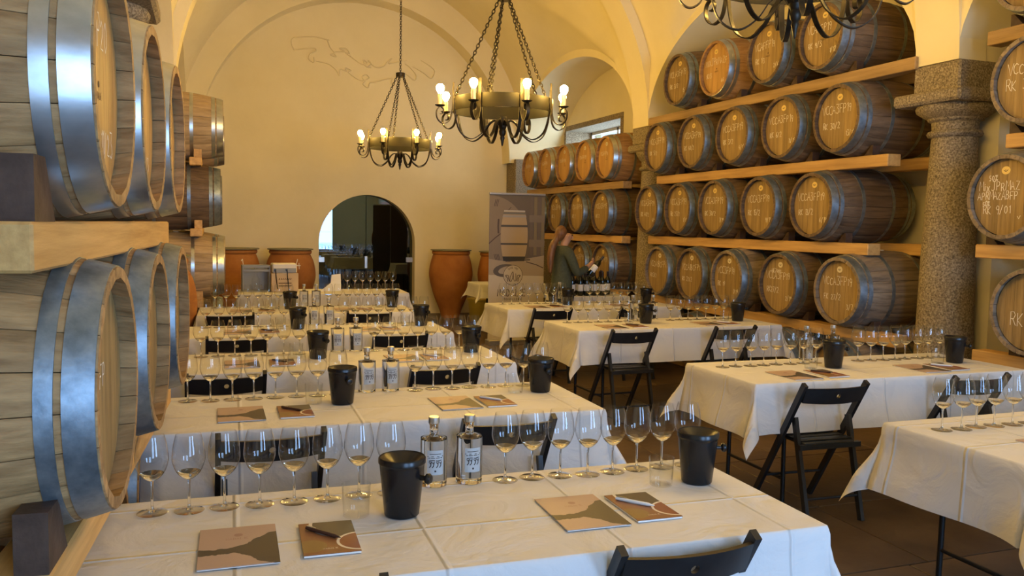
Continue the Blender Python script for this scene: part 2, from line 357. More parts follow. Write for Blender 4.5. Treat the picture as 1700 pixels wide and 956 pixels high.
# ------------------------------------------------------------------ stroke lettering
GL = {
 'V':[[(0,1),(.45,0),(.9,1)]], 'C':[[(.85,.85),(.5,1),(.15,.8),(.05,.45),(.2,.1),(.55,0),(.85,.15)]],
 'A':[[(0,0),(.42,1),(.85,0)],[(.15,.38),(.7,.38)]], '3':[[(.05,1),(.75,1),(.35,.6),(.7,.45),(.75,.2),(.45,0),(.05,.08)]],
 'F':[[(.1,0),(.1,1),(.8,1)],[(.1,.52),(.6,.52)]], 'P':[[(.1,0),(.1,1),(.55,1),(.75,.8),(.55,.5),(.1,.48)]],
 '1':[[(.15,.8),(.4,1),(.4,0)]], '9':[[(.7,.6),(.35,.5),(.1,.72),(.35,1),(.68,.9),(.7,.6),(.55,0)]],
 'M':[[(0,0),(.1,1),(.45,.4),(.8,1),(.9,0)]], 'I':[[(.3,0),(.3,1)]], 'X':[[(0,1),(.8,0)],[(.8,1),(0,0)]],
 'x':[[(0,.6),(.6,0)],[(.6,.6),(0,0)]], 'i':[[(.2,0),(.2,.6)],[(.2,.75),(.2,.82)]],
 'J':[[(.2,1),(.75,1)],[(.55,1),(.55,.2),(.35,0),(.05,.15)]], 'R':[[(.1,0),(.1,1),(.55,1),(.72,.78),(.5,.5),(.1,.48)],[(.4,.48),(.8,0)]],
 'Z':[[(.05,1),(.8,1),(.05,0),(.85,0)]], 'B':[[(.1,0),(.1,1),(.5,1),(.65,.78),(.45,.54),(.1,.52)],[(.45,.54),(.75,.3),(.5,0),(.1,0)]],
 'K':[[(.1,0),(.1,1)],[(.75,1),(.1,.45),(.8,0)]], '0':[[(.4,1),(.1,.75),(.1,.25),(.4,0),(.7,.25),(.7,.75),(.4,1)]],
 '2':[[(.05,.75),(.35,1),(.7,.8),(.6,.5),(.05,0),(.8,0)]], '4':[[(.45,1),(.05,.35),(.8,.35)],[(.58,.6),(.55,0)]],
 '5':[[(.75,1),(.2,1),(.12,.55),(.5,.6),(.75,.35),(.5,0),(.08,.08)]], '6':[[(.6,1),(.2,.6),(.1,.2),(.4,0),(.7,.2),(.5,.48),(.15,.35)]],
 '7':[[(.05,1),(.75,1),(.3,0)]], '8':[[(.4,.52),(.12,.75),(.4,1),(.68,.75),(.4,.52),(.08,.25),(.4,0),(.72,.25),(.4,.52)]],
 '/':[[(0,-.1),(.6,1.1)]], '%':[[(.7,1),(.05,0)],[(.2,1),(.05,.85),(.2,.7),(.32,.85),(.2,1)],[(.6,.3),(.45,.15),(.6,0),(.75,.15),(.6,.3)]],
 'N':[[(.05,0),(.05,1),(.75,0),(.75,1)]], 'D':[[(.1,0),(.1,1),(.5,.95),(.75,.6),(.7,.25),(.45,0),(.1,0)]],
 'L':[[(.1,1),(.1,0),(.7,0)]], 'E':[[(.7,1),(.1,1),(.1,0),(.75,0)],[(.1,.52),(.6,.52)]], 'T':[[(0,1),(.8,1)],[(.4,1),(.4,0)]],
 'O':[[(.4,1),(.05,.7),(.05,.3),(.4,0),(.75,.3),(.75,.7),(.4,1)]], 'S':[[(.7,.88),(.4,1),(.1,.8),(.3,.55),(.6,.45),(.72,.2),(.4,0),(.05,.12)]],
 '\u00c9':[[(.7,1),(.1,1),(.1,0),(.75,0)],[(.1,.52),(.6,.52)],[(.35,1.12),(.6,1.3)]], ' ':[], '.':[[(.1,0),(.14,.05)]], 'H':[[(.1,0),(.1,1)],[(.75,0),(.75,1)],[(.1,.5),(.75,.5)]],
 'Y':[[(0,1),(.4,.5),(.8,1)],[(.4,.5),(.4,0)]], 'v':[[(.0,.35),(.35,-.05),(.8,.45)]], 'U':[[(.1,1),(.1,.25),(.4,0),(.7,.25),(.7,1)]],
}
def ribbon(mb, pts, w, to3d):
    n = len(pts)
    L, R = [], []
    for i in range(n):
        a = pts[max(i-1,0)]; b = pts[min(i+1,n-1)]
        dx, dy = b[0]-a[0], b[1]-a[1]; l = math.hypot(dx,dy) or 1
        nx, ny = -dy/l*w/2, dx/l*w/2
        L.append(to3d(pts[i][0]+nx, pts[i][1]+ny)); R.append(to3d(pts[i][0]-nx, pts[i][1]-ny))
    mb.add(L+R, [(i, i+1, n+i+1, n+i) for i in range(n-1)])
def write(mb, text, u0, v0, h, to3d, w=.006, adv=1.05, jit=.04, rnd=random, center=False, aspect=.62):
    step = h*aspect*adv
    if center: u0 -= step*len(text)/2
    for ch in text:
        dv = rnd.uniform(-jit,jit)*h; sc = 1+rnd.uniform(-jit,jit)*2
        for st in GL.get(ch, []):
            ribbon(mb, [(u0+p*h*aspect*sc, v0+dv+q*h*sc) for p,q in st], w, to3d)
        u0 += step*(.55 if ch in 'I1i.' else 1)
    return u0

# ------------------------------------------------------------------ the room
XL, XR, Y0, Y1 = -1.40, 6.25, -2.75, 15.2
CX, RB, ZS = 2.495, 2.85, 2.97          # nave centre line, arch radius, springing height
RV, RC = 2.98, 1.42                     # vault rise, side arch rise
BANDS = [-2.7, .2, 5.2, 10.03, 15.0]
HALF = .21
def bay_v(y):
    for a, b in zip(BANDS[:-1], BANDS[1:]):
        if a <= y <= b:
            c = (a+b)/2; h = (b-a)/2-HALF+.02
            return (y-c)/h
    return 1.0
def vault_z(x, y):
    u = (x-CX)/RV; v = bay_v(y); cv = math.sqrt(max(0,1-v*v))
    if abs(x-CX) > RB+1e-5: return ZS + 1.30*cv
    zl = RV*math.sqrt(max(0,1-u*u)); rise = RC + (RV-RC)*(1-min(1,abs(x-CX)/RB)**2)
    return ZS + max(zl, rise*cv)
def build_ceiling():
    xs = [XL, CX-RB-.44, CX-RB-2e-5]; n = 84
    xs += [CX-RB+2*RB*i/n for i in range(n+1)] + [CX+RB+2e-5, CX+RB+.44, XR]
    m = 300; ys = [Y0+(Y1-Y0)*i/m for i in range(m+1)]
    mb = MB(); mb.v = [(x,y,vault_z(x,y)) for y in ys for x in xs]; k = len(xs)
    mb.f = [(j*k+i, (j+1)*k+i, (j+1)*k+i+1, j*k+i+1) for j in range(m) for i in range(k-1)]
    me = mb.mesh('ceiling', 28); o = obj('ceiling', me, 'plaster'); o['kind'] = 'structure'
build_ceiling()
def arch_band(name, y, r=RB, zs=ZS, half=HALF, rout=3.12, seg=40):
    mb = MB(); poly = [(CX+r*math.cos(a), zs+r*math.sin(a)) for a in [PI*i/seg for i in range(seg+1)]]
    vs = []; fs = []
    for i in range(seg+1):
        a = PI*i/seg; c, s = math.cos(a), math.sin(a)
        for (rr, yy) in ((r,y-half),(r,y+half),(rout,y+half),(rout,y-half)): vs.append((CX+rr*c, yy, zs+rr*s))
    for i in range(seg):
        for k in range(4): fs.append((i*4+k, i*4+(k+1)%4, (i+1)*4+(k+1)%4, (i+1)*4+k))
    mb.add(vs, fs); struct(name, mb, 'plaster', 30)
for i, y in enumerate(BANDS[:-1]): arch_band('trim_%d' % (i+1), y)
arch_band('trim_5', 15.0, 2.70, 2.80, .22, 3.3)
# floor of stone slabs
struct('floor', MB().box(XL-.6, XR+.8, Y0-.2, 18.5, -.12, -.012), 'joint')
FLOOR = bpy.data.objects['floor']
def slabs():
    meshes = []
    for w in (.9, .9): meshes.append(None)
    rows = 17; y = -.5; r = 0; rng = random.Random(3)
    while y < 15.1:
        d = [.92,.86,.98][r % 3]; x = XL + (0 if r % 2 else -.45)
        while x < XR:
            w = rng.choice((.92,1.02,.85))
            x1 = min(x+w, XR); x0 = max(x, XL)
            if x1-x0 > .05:
                mb = MB().bbox(-(x1-x0)/2+.004,(x1-x0)/2-.004,-d/2+.004,d/2-.004,-.03,rng.uniform(-.0015,0),.003)
                obj('slab', mb, 'floor', FLOOR, ((x0+x1)/2, y+d/2, 0))
            x += w
        y += d; r += 1
slabs()
# ---- side walls with window openings
def wall_rect(name, x0, x1, y0, y1, z0, z1, holes):
    """wall slab along y with rectangular holes (ya,yb,za,zb)"""
    mb = MB(); ys = sorted(set([y0,y1]+[h[0] for h in holes]+[h[1] for h in holes]))
    for a, b in zip(ys[:-1], ys[1:]):
        hs = [h for h in holes if h[0] <= a+1e-6 and h[1] >= b-1e-6]
        if hs:
            h = hs[0]; mb.box(x0,x1,a,b,z0,h[2]); mb.box(x0,x1,a,b,h[3],z1)
        else: mb.box(x0,x1,a,b,z0,z1)
    return struct(name, mb, 'plaster')
WIN = [(12.3,14.7,2.35,3.50),(6.8,8.6,3.35,3.98)]
wall_rect('wall_right', XR, XR+.75, Y0-.2, Y1+.5, 0, 6.2, WIN)
wall_rect('wall_left', XL-.5, XL, Y0-.2, Y1+.5, 0, 6.2, [])
for i, (a,b,c,d) in enumerate(WIN):
    mb = MB(); t = .09; e = .012                       # granite surround, slightly proud of the plaster, lining the deep reveal
    mb.box(XR-e,XR+.62,a,a+t,c,d); mb.box(XR-e,XR+.62,b-t,b,c,d); mb.box(XR-e,XR+.62,a+t,b-t,d-t,d); mb.box(XR-e,XR+.62,a+t,b-t,c,c+t)
    w = struct('window_%d' % (i+1), mb, 'granite')
    mb = MB(); mb.box(XR+.50,XR+.55,a+t,a+t+.05,c+t,d-t); mb.box(XR+.50,XR+.55,b-t-.05,b-t,c+t,d-t); mb.box(XR+.50,XR+.55,(a+b)/2-.03,(a+b)/2+.03,c+t,d-t)
    mb.box(XR+.50,XR+.55,a+t,b-t,c+t,c+t+.05); mb.box(XR+.50,XR+.55,a+t,b-t,d-t-.05,d-t)
    obj('window_frame', mb, 'white_wood', w)
    for y0, y1 in ((a+t+.05,(a+b)/2-.03),((a+b)/2+.03,b-t-.05)):
        obj('pane', MB().box(XR+.523,XR+.527,y0,y1,c+t+.05,d-t-.05), 'pane', w)
# ---- unseen wall behind the camera, with two tall windows added to supply daylight
def back_wall():
    mb = MB(); xs = [XL-.5, .5, 1.9, 3.1, 4.5, XR+.75]
    for i in range(5):
        if i in (1,3): mb.box(xs[i],xs[i+1],Y0-.4,Y0,0,.35); mb.box(xs[i],xs[i+1],Y0-.4,Y0,3.15,6.2)
        else: mb.box(xs[i],xs[i+1],Y0-.4,Y0,0,6.2)
    struct('wall_back', mb, 'plaster')
    for k, (a,b) in enumerate(((.5,1.9),(3.1,4.5))):
        mb = MB()
        for x in (a,(a+b)/2-.03,b-.06): mb.box(x,x+.06,Y0-.25,Y0-.19,.35,3.15)
        for z in (.35,1.25,2.2,3.09): mb.box(a,b,Y0-.25,Y0-.19,z,z+.06)
        w = struct('window_%d' % (k+3), mb, 'white_wood')
        obj('pane', MB().box(a,b,Y0-.222,Y0-.218,.38,3.1), 'pane', w)
back_wall()
# ---- end wall with the arched doorway
DX, DR, DZ = 2.66, .865, 1.29            # door centre, half width, springing
def end_wall():
    y = Y1; t = .42; mb = MB(); seg = 28
    arc = [(DX-DR*math.cos(PI*i/seg), DZ+DR*math.sin(PI*i/seg)) for i in range(seg+1)]
    zt = 6.3
    def quad(a,b,c,d): mb.add([a,b,c,d],[(0,1,2,3)])
    for yy in (y, y+t):
        quad((XL-.5,yy,0),(DX-DR,yy,0),(DX-DR,yy,zt),(XL-.5,yy,zt)); quad((DX+DR,yy,0),(XR+.75,yy,0),(XR+.75,yy,zt),(DX+DR,yy,zt))
        for (xa,za),(xb,zb) in zip(arc[:-1],arc[1:]): quad((xa,yy,za),(xb,yy,zb),(xb,yy,zt),(xa,yy,zt))
    outline = [(DX-DR,0)]+arc+[(DX+DR,0)]
    for (xa,za),(xb,zb) in zip(outline[:-1],outline[1:]): quad((xa,y,za),(xb,y,zb),(xb,y+t,zb),(xa,y+t,za))
    for (xa,xb) in ((XL-.5,XR+.75),): quad((xa,y,zt),(xb,y,zt),(xb,y+t,zt),(xa,y+t,zt))
    me = mb.mesh('wall_end'); o = obj('wall_end', me, 'plaster'); o['kind'] = 'structure'
    return o
WALL_END = end_wall()
def door():
    seg = 28; y = Y1+.20; d = bpy.data.objects.new('door_1', None); COL.objects.link(d); d['kind'] = 'structure'
    d['label'] = 'arched dark glass door in the end wall'; d.location = (DX, y, 0)
    def half(s):
        pts = [(s*.006,.01)] + ([(s*(DR-.005),.01)]) 
        arc = [(s*(DR-.005)*math.cos(PI/2*i/seg), DZ+(DR-.005)*math.sin(PI/2*i/seg)) for i in range(seg+1)]
        arc[-1] = (s*.006, arc[-1][1]); return MB().prism(pts+arc, -.006, .006)
    for s in (-1,1): obj('pane', half(s), DOORGLASS, d)
    for s in (-1,1): obj('hinge_plate', MB().bbox(s*DR-.12 if s>0 else -DR, s*DR if s>0 else -DR+.12, -.03,.03, .94,1.03,.004), 'steel', d)
    obj('lock', MB().bbox(-.025,.025,-.03,.03,.83,1.05,.004), 'steel', d)
def door_glass():
    m = bpy.data.materials.new('dark_door_glass'); m.use_nodes = True; nt = m.node_tree; nt.nodes.clear(); L = nt.links.new
    o = N(nt,'ShaderNodeOutputMaterial'); tr = N(nt,'ShaderNodeBsdfTransparent'); tr.inputs[0].default_value = (.42,.47,.48,1)
    gl = N(nt,'ShaderNodeBsdfGlossy'); gl.inputs['Roughness'].default_value = .0; gl.inputs[0].default_value = (.72,.85,.95,1)
    mx = N(nt,'ShaderNodeMixShader'); mx.inputs[0].default_value = .16
    L(tr.outputs[0], mx.inputs[1]); L(gl.outputs[0], mx.inputs[2]); L(mx.outputs[0], o.inputs[0]); return m
DOORGLASS = door_glass(); door()
# dim room behind the door
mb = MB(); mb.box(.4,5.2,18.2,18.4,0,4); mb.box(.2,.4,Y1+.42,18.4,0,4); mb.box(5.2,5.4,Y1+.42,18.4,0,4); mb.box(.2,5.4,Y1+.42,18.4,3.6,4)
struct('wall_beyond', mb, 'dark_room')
# ---- columns, imposts and piers
def column(x, y, face, lbl, dz=0.0):
    """granite column with moulded capital; face = +1 when the wall lies at +x"""
    c = thing('stone_column', lbl, 'column', (x,y,0))
    prof = [(.30,0),(.30,.10),(.265,.14),(.265,.2),(.225,.24),(.212,.8),(.20,1.5),(.168,2.40),(.168,2.40+dz)]
    obj('shaft', MB().lathe(prof, 32), 'granite', c, smooth=40)
    ab = .33 if y < 6 else .27
    def up(prof): return [(r,z+dz) for r,z in prof]
    obj('necking_ring', MB().lathe(up([(.165,2.40),(.195,2.41),(.205,2.43),(.195,2.45),(.165,2.46)]), 32), 'granite', c, smooth=50)
    obj('capital', MB().lathe(up([(.168,2.455),(.172,2.52),(.20,2.535),(.205,2.55),(.24,2.57),(.285,2.60),(.295,2.63),(.285,2.65)]) if y < 6 else up([(.168,2.455),(.172,2.53),(.20,2.55),(.24,2.62),(.25,2.65)]), 32), 'granite', c, smooth=40)
    obj('abacus', MB().bbox(-ab,ab,-ab,ab,2.65+dz,2.745+dz,.02), 'granite', c)
    obj('impost_block', MB().bbox(-.225,.225,-.225,.225,2.745+dz,ZS+dz,.015), 'granite', c)
    mb = MB()
    hp = HALF-.006
    if face > 0: mb.box(x-.215, XR, y-hp, y+hp, ZS+dz, 6.0); mb.box(x+.23, XR, y-hp, y+hp, 0, ZS+dz)
    else: mb.box(XL, x+.215, y-hp, y+hp, ZS+dz, 6.0); mb.box(XL, x-.23, y-hp, y+hp, 0, ZS+dz)
    struct('wall_pier', mb, 'plaster')
CXR, CXL = 5.57, -.60
column(CXR, 5.2, 1, 'speckled granite column with moulded capital between the two barrel racks')
column(CXR, 10.03, 1, 'granite column standing behind the bottle table near the banner')
column(CXL, 5.2, -1, 'granite column behind the rack of barrels with bright steel hoops', .15)
column(CXL, 10.2, -1, 'granite column behind the barrel stack near the numbered clay jars')
for s, x0, x1 in ((1,5.30,XR),(-1,XL,-.18)):
    struct('wall_pier', MB().box(x0,x1,14.795,Y1,ZS-.1,6.0), 'plaster')
    tag(obj('corner_impost', MB().bbox(x0-.02,x1-.004,14.7,Y1-.004,0.0,ZS-.1,.015) if s>0 else MB().bbox(x0+.004,x1,14.76,Y1-.004,0,ZS-.1,.015), 'granite' if s>0 else 'plaster'),
        'rough granite corner pier beside the window' if s>0 else 'plastered corner pier behind the clay jars', 'pier')
# ---- plaster relief of a scrolled ribbon on the end wall
def relief():
    r = thing('plaster_relief', 'faint plaster relief of a scrolled ribbon high on the end wall', 'relief', (2.6,Y1,4.45))
    def P(pts): 
        out = []
        n = len(pts)
        for i in range(n-1):
            p0 = pts[max(i-1,0)]; p1 = pts[i]; p2 = pts[i+1]; p3 = pts[min(i+2,n-1)]
            for k in range(5):
                t = k/5
                out.append(tuple(.5*((2*p1[j])+(-p0[j]+p2[j])*t+(2*p0[j]-5*p1[j]+4*p2[j]-p3[j])*t*t+(-p0[j]+3*p1[j]-3*p2[j]+p3[j])*t**3) for j in (0,1)))
        out.append(pts[-1]); return out
    # pixel-like plan of the ornament: u right, v down, 1 unit = 1 m/310
    raw = [[(595,268),(582,235),(590,210),(640,200),(700,195),(765,205)],[(595,268),(640,258),(690,250),(700,262),(672,280),(665,305),(690,320),(690,295)],
           [(755,205),(770,240),(790,265),(770,275),(800,283),(790,262),(840,255),(815,240),(850,240),(865,262),(845,258),(900,295),(935,312),(955,300),(935,290),(950,320),(975,322)],
           [(960,318),(975,300),(960,290),(1000,320),(1040,312),(1060,285),(1080,270),(1065,295),(1110,285),(1160,275)],
           [(700,312),(760,322),(800,350),(815,375),(820,345),(850,350),(845,335),(875,345),(860,355),(905,385),(940,392),(930,372),(950,360),(965,375),(950,385)],
           [(945,395),(935,410),(960,425),(970,400),(1000,395),(1040,380),(1085,370),(1080,385),(1090,405),(1110,350),(1150,340),(1200,370),(1210,345),(1180,310),(1150,290)],
           [(1235,265),(1280,290),(1308,315),(1290,355),(1250,330),(1190,300)]]
    for st in raw:
        pts = P([((a-945)/310*1.08, -(b-310)/310*1.08) for a,b in st])
        obj('ribbon_moulding', MB().tube([(x,-.0095,z) for x,z in pts], .0105, 6), 'plaster', r, smooth=60)
relief()

# ------------------------------------------------------------------ barrels
BL, BRM, BRE = .95, .356, .291
def br(t): return BRM-(BRM-BRE)*(2*t/BL-1)**2
NST = 22
def stave_mesh():
    mb = MB(); n = 9; ts = [BL*i/n for i in range(n+1)]; da = PI/NST; vs = []; fs = []
    for t in ts:
        r = br(t); ri = r-.026
        for a, q in ((-da*.975,-.0025),(-da*.80,0),(0,.0005),(da*.80,0),(da*.975,-.0025)):
            vs.append((-t,(r+q)*math.sin(a),(r+q)*math.cos(a)))
        for a in (da*.975,-da*.975): vs.append((-t,ri*math.sin(a),ri*math.cos(a)))
    for i in range(n):
        for k in range(7): fs.append((i*7+k, i*7+(k+1)%7, (i+1)*7+(k+1)%7, (i+1)*7+k))
    fs.append(tuple(range(7))); fs.append(tuple(n*7+k for k in range(7))[::-1])
    return fix(mb.add(vs,fs).mesh('stave', 30))
def plank_meshes(r=.268, n=8, x=-.042):
    out = []; w = 2*r/n
    for i in range(n):
        y0, y1 = -r+w*i+.0009, -r+w*(i+1)-.0009; pts = []
        ys = [y0+(y1-y0)*k/4 for k in range(5)]
        top = [(y, math.sqrt(max(0,r*r-y*y))) for y in ys]
        poly = [(y,-z) for y,z in top] + [(y,z) for y,z in reversed(top)]
        poly = [p for k,p in enumerate(poly) if k == 0 or abs(p[0]-poly[k-1][0])+abs(p[1]-poly[k-1][1]) > 1e-5]
        out.append(fix(MB().prism(poly, x-.02, x, 'x').mesh('head_plank')))
    return out
def hoop_mesh(t0, t1):
    mb = MB(); e = .0025
    prof = [(br(t0)+.0005,-t0),(br(t0)+e,-t0-.0005),(br((t0+t1)/2)+e,-(t0+t1)/2),(br(t1)+e,-t1+.0005),(br(t1)+.0005,-t1)]
    return fix(mb.lathe(prof, 44, 'x', False).mesh('hoop', 50))
STAVE = stave_mesh(); PLANK = plank_meshes()
HOOPS = [hoop_mesh(a,b) for a,b in ((.004,.066),(.080,.116),(.290,.325),(.625,.66),(.834,.870),(.884,.946))]
REAR = fix(MB().lathe([(.268,-.906),(.268,-.886)], 32, 'x').mesh('rear_head'))
BUNG = fix(MB().lathe([(.026,0),(.026,.004),(.020,.007),(.0,.008)], 14).mesh('bung', 40))
STICK = fix(MB().lathe([(.034,0),(.034,.0012)], 20, 'x').mesh('sticker'))
for me in (STAVE, REAR, BUNG, STICK, *PLANK, *HOOPS): me.materials.append(None)
_smile = MB(); ribbon(_smile, [(-.016,.004),(-.008,-.006),(0,-.009),(.008,-.006),(.017,.006)], .005, lambda u,v: (.0022,u,v)); ribbon(_smile, [(-.002,-.002),(.0,.007)], .006, lambda u,v: (.0022,u,v))
SMILE = _smile.mesh('sticker_mark'); SMILE.materials.append(M['ink'])
_brand = MB()
_brand.lathe([(.008,-.0408),(.008,-.0402)], 10, 'x'); write(_brand, 'NADALIE', 0, -.035, .017, lambda u,v: (-.0408,u,v), .0026, center=True)
BRAND = _brand.mesh('burnt_brand'); BRAND.materials.append(M['brand'])
def barrel(loc, rotz, label, group, stave='stave_grey', head='head_tan', hoop='hoop', text=(), sticker='sticker', brand=False, roll=None, seed=0):
    rng = random.Random(seed*131+7)
    b = thing('oak_barrel', label, 'barrel', loc, (0,0,rotz), group)
    roll = rng.uniform(0,6.28) if roll is None else roll
    for i in range(NST):
        obj_m('stave', STAVE, stave, b, rot=(2*PI*i/NST+roll,0,0))
    for p in PLANK: obj_m('head_plank', p, head, b)
    obj_m('rear_head', REAR, stave, b)
    for h in HOOPS: obj_m('hoop', h, hoop, b)
    obj_m('bung', BUNG, 'bung', b, loc=(-BL/2,0,BRM-.001))
    if sticker:
        s = obj_m('sticker', STICK, sticker, b, loc=(-.0418,rng.uniform(-.02,.02),.185)); s.scale = (1,1,.82)
        e = obj('sticker_mark', SMILE, None, s)
    if brand: obj('burnt_brand', BRAND, None, b)
    if text:
        pl = lambda u,v: (-.0409,u,v)
        for (t,u,v,h) in text:
            if not t: continue
            mb = MB(); write(mb, t, u, v, h, pl, .0046, 1.0, .07, rng)
            w = obj('chalk_writing', mb.mesh('chalk_writing'), 'chalk', b); w['label'] = 'white chalk writing on the barrel head'
    return b
def chock(x, y, z, sx, label, big=False, material='chock'):
    """wooden wedge that stops a barrel rolling; sx = +1: slope faces +y"""
    w, h, d = (.066,.132,.165) if big else (.075,.085,.10)
    poly = [(0,0),(d*sx,0),(d*.22*sx if not big else d*.55*sx,h),(0,h)]
    mb = MB().prism(poly, -w/2, w/2, 'x')
    o = obj('wooden_chock', mb, material, None, (x,y,z)); return tag(o, label, 'chock', 'wooden chocks under the barrels')
def beam(x0, x1, y0, y1, zt, th, label, group, material='pine'):
    cx, cy = (x0+x1)/2, (y0+y1)/2
    o = obj('timber_beam', MB().bbox(x0-cx,x1-cx,y0-cy,y1-cy,-th,0,.006), material, None, (cx,cy,zt)); return tag(o, label, 'beam', group)

VC = lambda a='VCCA3FP19', b='RK 27/2', c='3/19': ((a,-.215,.045,.070),(b,-.20,-.085,.05),(c,.09,-.155,.045))
G_R = 'barrels in the long rack between the granite columns'
RX = 5.15; BX0, BX1 = 5.31, 5.45
tiers = {  # tier from the floor: (z of barrel axis, ys from the near column outwards)
 1:(.385,[6.0,6.8,7.6,8.4,9.2]),
 2:(1.130,[5.98,6.82,7.66,8.42,9.16]),
 3:(1.882,[6.37,7.16,7.97,8.73,9.455]),
 4:(2.635,[6.09,6.86,7.66,8.46,9.26]),
 5:(3.388,[6.33,7.13,8.04,8.82])}
TXT = {(2,0):VC('VCCA3FP19','FK 27/2','3/7'),(2,1):(('HE7402',-.13,.105,.04),)+VC('VCCA3FP19','RK27/2','2/19'),(2,2):VC('VCC3FP19','RK 19','1/19'),(2,3):VC('VCCA1BCFP19','RK 27/2',''),(2,4):VC('VCCA1BCFP19','RK3/2',''),
 (3,0):VC('VCCA3FP19','RK 13/2','6/19'),(3,1):VC('VCCA3FP19','RK 15/2','9/19'),(3,2):VC('VCCA3FP19','RK 30/2','1/19'),(3,3):VC('VCCA3FP19','RK 27/2','1/19'),(3,4):VC('VCCA3FP19','RK 40/2','4/19'),
 (4,0):VC('VCCA3FP19','RK 30/2','13/19'),(4,1):VC('VCCA3FP19','RK 6/2','11/19'),(4,2):VC('VCCA3FP19','RK 3/2','4/19'),(4,3):VC('VCCA3FP19','RK 40/2',''),(4,4):VC('VCCA3FP19','RK 5/2',''),
 (5,0):VC('VCAFFP19','RK 9/3','1/12'),(5,1):VC('VCAFFP19','RK Y3','2/6'),(5,2):VC('MIXJPRMAZFP19','1KN3','66'),(5,3):VC('VCLA3FP19','RK 3/2','15')}
for t, (z, ys) in tiers.items():
    for i, y in enumerate(ys):
        new = (t,i) == (5,2)
        st = 'stave_new' if new else ('stave_brown' if t > 2 or i % 2 else 'stave_grey')
        lb = 'oak barrel %s from the near granite column, %s tier of the long rack' % (ORD[i+1], TIER[t])
        if new: lb = 'golden new oak barrel on the top tier of the long rack'
        barrel((RX+random.uniform(-.008,.008),y,z), PI, lb, G_R, st, 'head_new' if new else 'head_tan', 'hoop_bright' if new else 'hoop', TXT.get((t,i),()), 'sticker_pale' if t == 2 else 'sticker', t == 5, seed=t*10+i)
        if t > 1: chock(BX0+.06, y-.27, z-.333, 1, 'dark wooden chock under the %s barrel from the column, %s tier' % (ORD[i+1], TIER[t]))
ZB = {t: tiers[t][0]-.334 for t in tiers}
for t, ya, yb, mt in ((1,5.45,9.7,'pine'),(2,5.45,9.7,'pine'),(3,5.80,9.68,'pine'),(4,5.62,9.5,'pine'),(5,5.38,9.75,'pine_dark')):
    th = .05 if t == 1 else .102
    beam(BX0,BX1,ya,yb,ZB[t],th,'long pine beam carrying the %s tier of the long rack at the barrel heads' % TIER[t],'front beams of the long rack',mt)
    beam(5.83,5.97,ya-.02 if t==1 else max(5.45,ya-.3),yb,ZB[t],th,'long pine beam carrying the %s tier of the long rack along the wall' % TIER[t],'rear beams of the long rack',mt)
# far rack between the second column and the end wall
G_F = 'barrels in the far rack behind the banner'
far = {1:(.38,[10.95,11.75,12.55]),2:(1.12,[10.75,11.55,12.4]),3:(1.868,[10.81,11.65,12.47,13.25]),4:(2.62,[10.70,11.42,12.18,12.94,13.70])}
for t,(z,ys) in far.items():
    for i,y in enumerate(ys):
        new = t == 4
        barrel((RX,y,z), PI, '%s barrel %s from the second column, %s tier of the far rack' % ('golden oak' if new else 'brown oak', ORD[i+1], TIER[t] if t<4 else 'top'), G_F,
               'stave_new' if new else 'stave_brown', 'head_new' if new else 'head_tan', 'hoop_bright' if new else 'hoop',
               () if t == 1 else (VC('VCCA3FP19','RK 2','') if t < 4 else (('VCAFFP19',-.2,.03,.05),)), 'sticker_pale' if new else 'sticker', new, seed=200+t*10+i)
for t, ya, yb in ((1,10.5,13),(2,10.45,12.9),(3,10.42,13.7),(4,10.15 if False else 10.42,14.15)):
    z = far[t][0]-.334
    beam(BX0,BX1,ya,yb,z,.05 if t==1 else .10,'pine beam carrying the %s tier of the far rack at the barrel heads' % TIER[t],'front beams of the far rack','pine' if t<4 else 'pine_dark')
    beam(5.83,5.97,ya,yb,z,.05 if t==1 else .10,'pine beam carrying the %s tier of the far rack along the wall' % TIER[t],'rear beams of the far rack','pine' if t<4 else 'pine_dark')
# rack on this side of the column
G_N = 'barrels in the rack in front of the near granite column'
near = {1:(.385,4.2,()),2:(1.128,4.14,(('RK M',-.16,-.10,.085),)),3:(1.905,4.38,(('50%',-.15,.115,.04),('MixJPRMAZ',-.225,.045,.062),('APRMAZABFP',-.235,-.015,.052),('50%',-.19,-.06,.032),('RK 9/01',-.185,-.115,.055),('v',.09,-.15,.05))),
        4:(2.69,4.24,(('VCCAFP19',-.19,.05,.07),('RK 3/2',-.2,-.06,.07))),5:(3.44,4.28,(('RK 6',-.16,-.12,.06),('8',.06,-.18,.06)))}
for t,(z,y,tx) in near.items():
    barrel((RX,y,z), PI, 'oak barrel on the %s tier of the short rack in front of the granite column' % TIER[t], G_N, 'stave_grey','head_tan','hoop',tx,'sticker' if t != 2 else None,False,seed=300+t)
    ye = {1:4.7,2:4.70,3:4.72,4:4.52,5:4.72}[t]; th = .05 if t==1 else .10
    beam(BX0,BX1,2.9,ye,z-.334,th,'pine beam carrying the %s tier of the short rack at the barrel heads' % TIER[t],'front beams of the short rack','pine' if t<5 else 'pine_dark')
    beam(5.83,5.97,2.9,ye,z-.334,th,'pine beam carrying the %s tier of the short rack along the wall' % TIER[t],'rear beams of the short rack','pine' if t<5 else 'pine_dark')
    if t > 1: chock(BX0+.06, y+.27, z-.333, -1, 'dark wooden chock beside the barrel on the %s tier of the short rack' % TIER[t])
